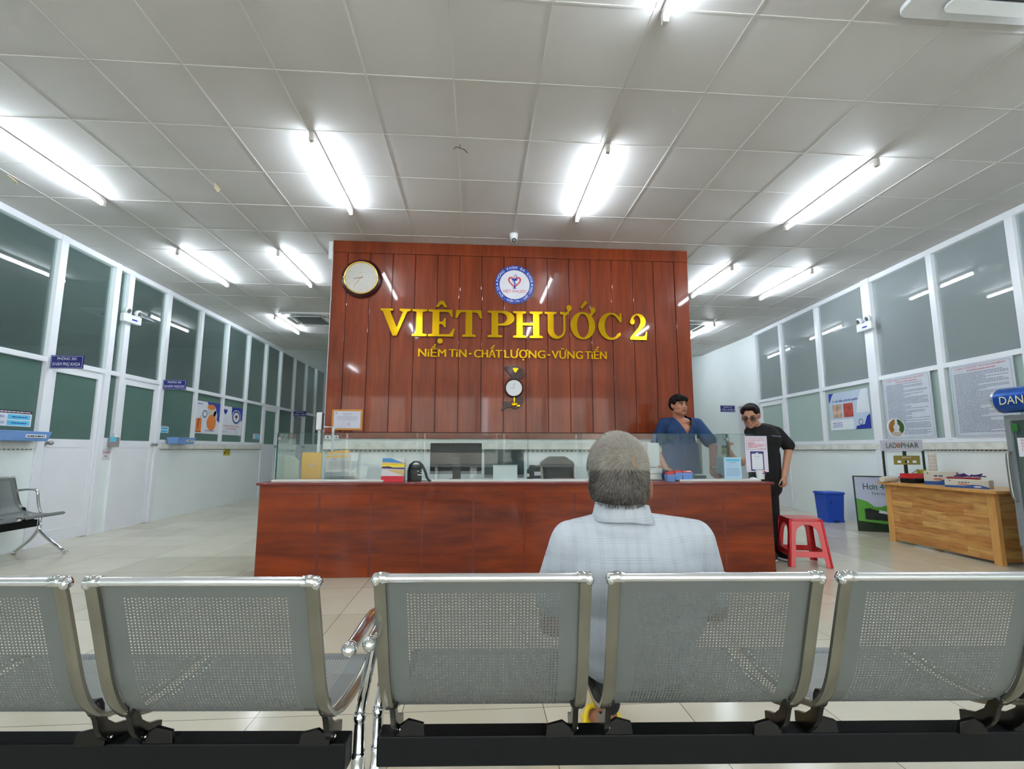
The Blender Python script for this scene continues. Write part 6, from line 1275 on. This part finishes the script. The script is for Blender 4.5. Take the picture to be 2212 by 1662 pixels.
# collar: stand and fold
b = B(); ctr = Vector((NB.x, 1.452, 0)); rings = []
for j, (z, rx_, ry_) in enumerate(((0.905, 0.080, 0.077), (0.925, 0.076, 0.073), (0.952, 0.073, 0.070), (0.955, 0.078, 0.075), (0.930, 0.084, 0.082), (0.903, 0.094, 0.092), (0.899, 0.090, 0.088))):
    ring = []
    for k in range(40):
        a = -pi/2+radians(-150+300*k/39); zz = z-(0.022*abs(a+pi/2)/2.6 if j > 2 else 0.008*abs(a+pi/2)); ring.append(b.verts.new((ctr.x+rx_*cos(a), ctr.y+ry_*sin(a), zz+(-0.006)*cos(a))))
    rings.append(ring)
for i in range(len(rings)-1):
    for k in range(39): b.faces.new((rings[i][k], rings[i][k+1], rings[i+1][k+1], rings[i+1][k]))
cl = obj('collar', b, sm, shirt, smooth=True); md = cl.modifiers.new('s', 'SOLIDIFY'); md.thickness = 0.0022
b = B()
for q in (-1, 1):
    cap(b, (SX+q*0.08, 1.54, 0.535), (SX+q*0.11, 1.96, 0.525), 0.098, 0.072); cap(b, (SX+q*0.11, 1.97, 0.52), (FXX+q*0.012, 2.06+q*0.09, 0.15), 0.066, 0.046)
sph(b, (SX, 1.52, 0.54), (0.165, 0.12, 0.09), 18, 12); remesh_blob('trousers', b, DENIM, old, 0.01, 3)
for q in (-1, 1):
    fx = FXX+q*0.04; fy = 0.13+q*0.09
    b = B(); box(b, fx-0.04, fx+0.04, 1.87+fy, 2.12+fy, 0.0, 0.02); sweep(b, smoothpath([(fx-0.042, 2.03+fy, 0.018), (fx-0.03, 2.04+fy, 0.075), (fx, 2.04+fy, 0.088), (fx+0.03, 2.04+fy, 0.075), (fx+0.042, 2.03+fy, 0.018)]), 0.010, 6); obj('sandal', b, YELLOW, old, smooth='auto')

# ---------------- clerk in navy scrubs standing behind the counter, looking right
CH = pY(1466, 878, 5.33); CX = CH.x
FR = Matrix.Rotation(radians(196), 3, 'Z') @ Matrix.Rotation(radians(2), 3, 'X')
b = B(); head_parts(b, CH, FR, 1.04, 1.25)
TX_ = CX+0.035
cap(b, CH+Vector((0.0, 0.015, -0.05)), (CX+0.01, 5.38, 1.43), 0.060, 0.066)
cap(b, (TX_, 5.39, 1.25), (TX_, 5.42, 0.98), 0.13, 0.12); cap(b, (TX_-0.14, 5.39, 1.375), (TX_+0.15, 5.38, 1.37), 0.050); sph(b, (TX_, 5.345, 1.29), (0.135, 0.105, 0.11), 20, 14); sph(b, (TX_, 5.36, 1.40), (0.11, 0.075, 0.06), 20, 14)
def limb(b, pts, rs):
    for i in range(len(pts)-1): cap(b, pts[i], pts[i+1], rs[i], rs[i+1])
hpos = pY(1540, 1022, 5.0); hpos.z = 0.865
limb(b, [(TX_+0.19, 5.38, 1.365), (TX_+0.285, 5.22, 1.13), tuple(hpos+Vector((0, 0.01, 0)))], [0.056, 0.046, 0.029])
hand(b, hpos, basis((0.25, -0.45, -0.55), (-0.2, -0.5, 0.6)), 0.17, 0.25, 1.4)
limb(b, [(TX_-0.19, 5.40, 1.375), (TX_-0.27, 5.46, 1.10), (TX_-0.22, 5.30, 0.90)], [0.056, 0.046, 0.029]); hand(b, (TX_-0.22, 5.30, 0.90), basis((0.3, -0.8, -0.3), (0, -0.2, 1)), 0.17, 0.4)
for q in (-1, 1): cap(b, (TX_+q*0.09, 5.42, 0.92), (TX_+q*0.11, 5.42, 0.5), 0.085, 0.055); cap(b, (TX_+q*0.11, 5.42, 0.5), (TX_+q*0.12, 5.44, 0.08), 0.055, 0.036); cap(b, (TX_+q*0.12, 5.44, 0.05), (TX_+q*0.13, 5.28, 0.035), 0.036, 0.03)
clerk = person(b, SKIN3, 0.0065, 'person in navy V-neck scrubs standing behind the counter, looking to the right')
face_features(clerk, CH, FR, 1.04, lips=(150, 84, 80))
b = B()
def hE(p, r, C_=CH, R_=FR, s=1.04): sph(b, C_+R_ @ (Vector(p)*s), [v*s for v in r], 18, 12, R_)
hE((0, -0.020, 0.062), (0.084, 0.092, 0.066)); hE((0, -0.048, 0.022), (0.083, 0.066, 0.074)); hE((0.0, 0.052, 0.084), (0.070, 0.044, 0.030)); hE((0.045, 0.062, 0.066), (0.034, 0.028, 0.026)); hE((-0.045, 0.062, 0.066), (0.034, 0.028, 0.026)); hE((0, 0.073, 0.066), (0.03, 0.022, 0.022))
hE((0.072, 0.014, 0.05), (0.018, 0.034, 0.04)); hE((-0.072, 0.014, 0.05), (0.018, 0.034, 0.04)); hE((0, 0.0, 0.10), (0.06, 0.07, 0.036))
for k in range(40):
    a = rd.uniform(-1.1, 1.1); cap(b, CH+FR @ Vector((0.066*sin(a), 0.072*cos(a)+0.005, 0.085)), CH+FR @ Vector((0.074*sin(a+rd.uniform(-0.1, 0.1)), 0.092*cos(a)+0.005, 0.052+rd.uniform(-0.006, 0.008))), 0.007, 0.004, 6)
remesh_blob('hair', b, HAIRB, clerk, 0.0055, 2)
b = B(); cap(b, (TX_, 5.385, 1.33), (TX_, 5.42, 0.90), 0.165, 0.16); sph(b, (TX_, 5.345, 1.295), (0.185, 0.13, 0.15), 20, 14); sph(b, (TX_, 5.365, 1.385), (0.13, 0.09, 0.072), 20, 14)
for q, ex, ey, ez in ((1, TX_+0.262, 5.26, 1.20), (-1, TX_-0.25, 5.44, 1.19)): cap(b, (TX_+q*0.05, 5.38, 1.40), (TX_+q*0.19, 5.38, 1.385), 0.066, 0.070); cap(b, (TX_+q*0.19, 5.38, 1.375), (ex, ey, ez), 0.075, 0.078)
for q in (-1, 1): cap(b, (TX_+q*0.06, 5.42, 1.1), (TX_+q*0.07, 5.42, 0.80), 0.145, 0.15)
def vneck(bmm):
    tip = Vector((TX_+0.005, 5.25, 1.262))
    for q in (-1, 1): bmesh.ops.bisect_plane(bmm, geom=bmm.verts[:]+bmm.edges[:]+bmm.faces[:], plane_co=tip, plane_no=(q*0.88, 0, -0.47))
    dl_ = [f for f in bmm.faces if f.calc_center_median().y < 5.37 and all((f.calc_center_median()-tip).dot(Vector((q*0.88, 0, -0.47))) < 0 for q in (-1, 1))]
    bmesh.ops.delete(bmm, geom=dl_, context='FACES')
sc2 = remesh_blob('scrub_top', b, SCRUB, clerk, 0.008, 4, cuts=vneck); md = sc2.modifiers.new('s', 'SOLIDIFY'); md.thickness = 0.004
b = B(); box(b, TX_+0.085, TX_+0.093, 5.20, 5.206, 1.20, 1.255); obj('white_pen', b, PAPER, clerk)
b = B(); sph(b, (TX_, 5.42, 0.86), (0.16, 0.13, 0.12), 18, 12)
for q in (-1, 1): cap(b, (TX_+q*0.085, 5.42, 0.86), (TX_+q*0.12, 5.44, 0.10), 0.095, 0.065)
remesh_blob('scrub_trousers', b, SCRUB, clerk, 0.01, 3)
for q in (-1, 1): b = B(); sph(b, (TX_+q*0.125, 5.36, 0.04), (0.046, 0.13, 0.04), 14, 8); obj('shoe', b, PLASTW, clerk, smooth=True)
b = B(); e_ = Vector((TX_+0.285, 5.22, 1.13)); w0 = hpos.lerp(e_, 0.13); lathe(b, [(0.031, -0.009), (0.034, -0.009), (0.034, 0.009), (0.031, 0.009)], w0, 20, 'Z', (e_-hpos).to_track_quat('Z', 'Y').to_matrix(), False); obj('wristwatch', b, CHROME, clerk, smooth='auto')

# ---------------- person in black at the right end of the counter, looking down and smiling
YP = 4.98
KH = pY(1622, 900, YP); FK = Matrix.Rotation(radians(139), 3, 'Z') @ Matrix.Rotation(radians(-19), 3, 'X')
NX = pY(1655, 940, YP).x
b = B(); head_parts(b, KH, FK, 1.08, 1.0)
cap(b, KH+Vector((0.02, 0.025, -0.04)), (NX-0.05, YP+0.045, 1.33), 0.050, 0.050)
cap(b, (NX, YP+0.06, 1.17), (NX, YP+0.05, 0.92), 0.105, 0.105); cap(b, (NX-0.10, YP+0.06, 1.27), (NX+0.12, YP+0.07, 1.265), 0.034)
hw = pY(1577, 968, YP-0.06); el = pY(1600, 990, YP-0.02)
hw = pY(1575, 974, YP-0.12)
limb(b, [(NX-0.125, YP+0.04, 1.26), (NX-0.13, YP+0.0, 1.06), tuple(pY(1602, 1000, YP-0.06)), tuple(pY(1584, 990, YP-0.1)), tuple(hw)], [0.042, 0.042, 0.036, 0.030, 0.025])
hand(b, hw, basis((0.05, -0.05, 1.0), (-0.75, 0.6, 0)), 0.16, 1.15, 1.0, point=True, side=-1)
he = pY(1708, 930, YP); ee = pY(1712, 972, YP-0.02); we = pY(1694, 1030, YP-0.10)
limb(b, [(NX+0.155, YP+0.06, 1.265), (ee.x-0.01, YP+0.03, ee.z), tuple(we)], [0.042, 0.042, 0.028])
hand(b, we, basis((-0.05, -0.15, -1), (0.55, -0.8, 0)), 0.165, 0.7, 1.0, side=-1)
for q in (-1, 1): cap(b, (NX+q*0.05-0.02, YP+0.05, 0.88), (NX+q*0.055-0.03, YP+0.03, 0.48), 0.070, 0.052); cap(b, (NX+q*0.055-0.03, YP+0.03, 0.48), (NX+q*0.06-0.03, YP+0.04, 0.09), 0.052, 0.038); cap(b, (NX+q*0.06-0.03, YP+0.03, 0.05), (NX+q*0.075-0.03, YP-0.12, 0.035), 0.034, 0.03)
blk = person(b, SKIN2, 0.0062, 'person with glasses in a black T-shirt, smiling down at the right end of the counter')
face_features(blk, KH, FK, 1.08, lips=(170, 96, 88), smile=True)
b = B(); hE((0, -0.022, 0.050), (0.082, 0.096, 0.078), KH, FK, 1.08); hE((0, -0.060, 0.01), (0.078, 0.060, 0.078), KH, FK, 1.08); hE((0, 0.040, 0.100), (0.057, 0.048, 0.022), KH, FK, 1.08); hE((0.060, 0.032, 0.064), (0.024, 0.040, 0.034), KH, FK, 1.08); hE((-0.060, 0.032, 0.064), (0.024, 0.040, 0.034), KH, FK, 1.08); hE((0, -0.105, 0.01), (0.035, 0.032, 0.035), KH, FK, 1.08)
remesh_blob('hair', b, HAIRD, blk, 0.0055, 3)
b = B()
for q in (-1, 1):
    pts = [KH+FK @ (Vector((q*0.034+0.029*cos(a)*abs(cos(a))**-0.35*1.0 if abs(cos(a)) > 0.01 else q*0.034, 0.104-0.004*abs(cos(a)), 0.002+0.0175*(1 if sin(a) > 0 else -1)*abs(sin(a))**0.6))*1.08) for a in [2*pi*k/16 for k in range(17)]]; sweep(b, pts, 0.0024, 6)
    sweep(b, [KH+FK @ (Vector((q*0.062, 0.098, 0.006))*1.08), KH+FK @ (Vector((q*0.080, 0.0, 0.010))*1.08)], 0.0022, 6)
sweep(b, [KH+FK @ (Vector((-0.008, 0.106, 0.004))*1.08), KH+FK @ (Vector((0.008, 0.106, 0.004))*1.08)], 0.0022, 6); gls = obj('glasses', b, BLACKP, blk, smooth=True)
b = B()
for q in (-1, 1): sph(b, KH+FK @ (Vector((q*0.034, 0.103, 0.002))*1.08), (0.028, 0.0012, 0.017), 16, 8, FK)
obj('lenses', b, glass('clear_lens', (226, 222, 228), 0.02, (120, 110, 120)), gls)
b = B(); cap(b, (NX+0.01, YP+0.05, 1.24), (NX-0.005, YP+0.05, 0.80), 0.138, 0.138); sph(b, (NX+0.01, YP+0.03, 1.20), (0.165, 0.125, 0.15), 20, 14); sph(b, (NX-0.01, YP+0.045, 1.315), (0.12, 0.085, 0.066), 20, 14)
for q in (-1, 1): cap(b, (NX+q*0.05, YP+0.04, 1.315), (NX+0.005+q*0.15, YP+0.05, 1.285), 0.060, 0.060); cap(b, (NX+q*0.03, YP+0.05, 1.05), (NX+q*0.035-0.01, YP+0.05, 0.72), 0.125, 0.128)
cap(b, (NX+0.16, YP+0.05, 1.275), (ee.x-0.01, YP+0.035, ee.z+0.045), 0.062, 0.068); cap(b, (NX-0.125, YP+0.04, 1.265), (NX-0.12, YP+0.02, 1.10), 0.058, 0.070)
tsh = remesh_blob('t_shirt', b, TEE, blk, 0.009, 4)
b = B(); scribble(b, -0.05, 0.05, 0, 0.008, Matrix.Translation((NX+0.03, YP-0.127, 1.235)) @ Matrix.Rotation(radians(6), 4, 'Y'), -0.001, 3); obj('chest_print', b, GREYI, tsh)
b = B(); sph(b, (NX-0.01, YP+0.05, 0.84), (0.12, 0.11, 0.12), 18, 12)
for q in (-1, 1): cap(b, (NX+q*0.05-0.02, YP+0.05, 0.84), (NX+q*0.06-0.03, YP+0.04, 0.12), 0.085, 0.070)
remesh_blob('trousers', b, TEE, blk, 0.01, 3)
for q in (-1, 1):
    b = B(); sph(b, (NX+q*0.07-0.02, YP-0.05, 0.05), (0.046, 0.135, 0.05), 14, 8); sh_ = obj('shoe', b, BLACKP, blk, smooth=True)
    b = B(); sph(b, (NX+q*0.07-0.02, YP-0.05, 0.018), (0.05, 0.14, 0.018), 14, 8); obj('sole', b, PAPER, sh_, smooth=True)
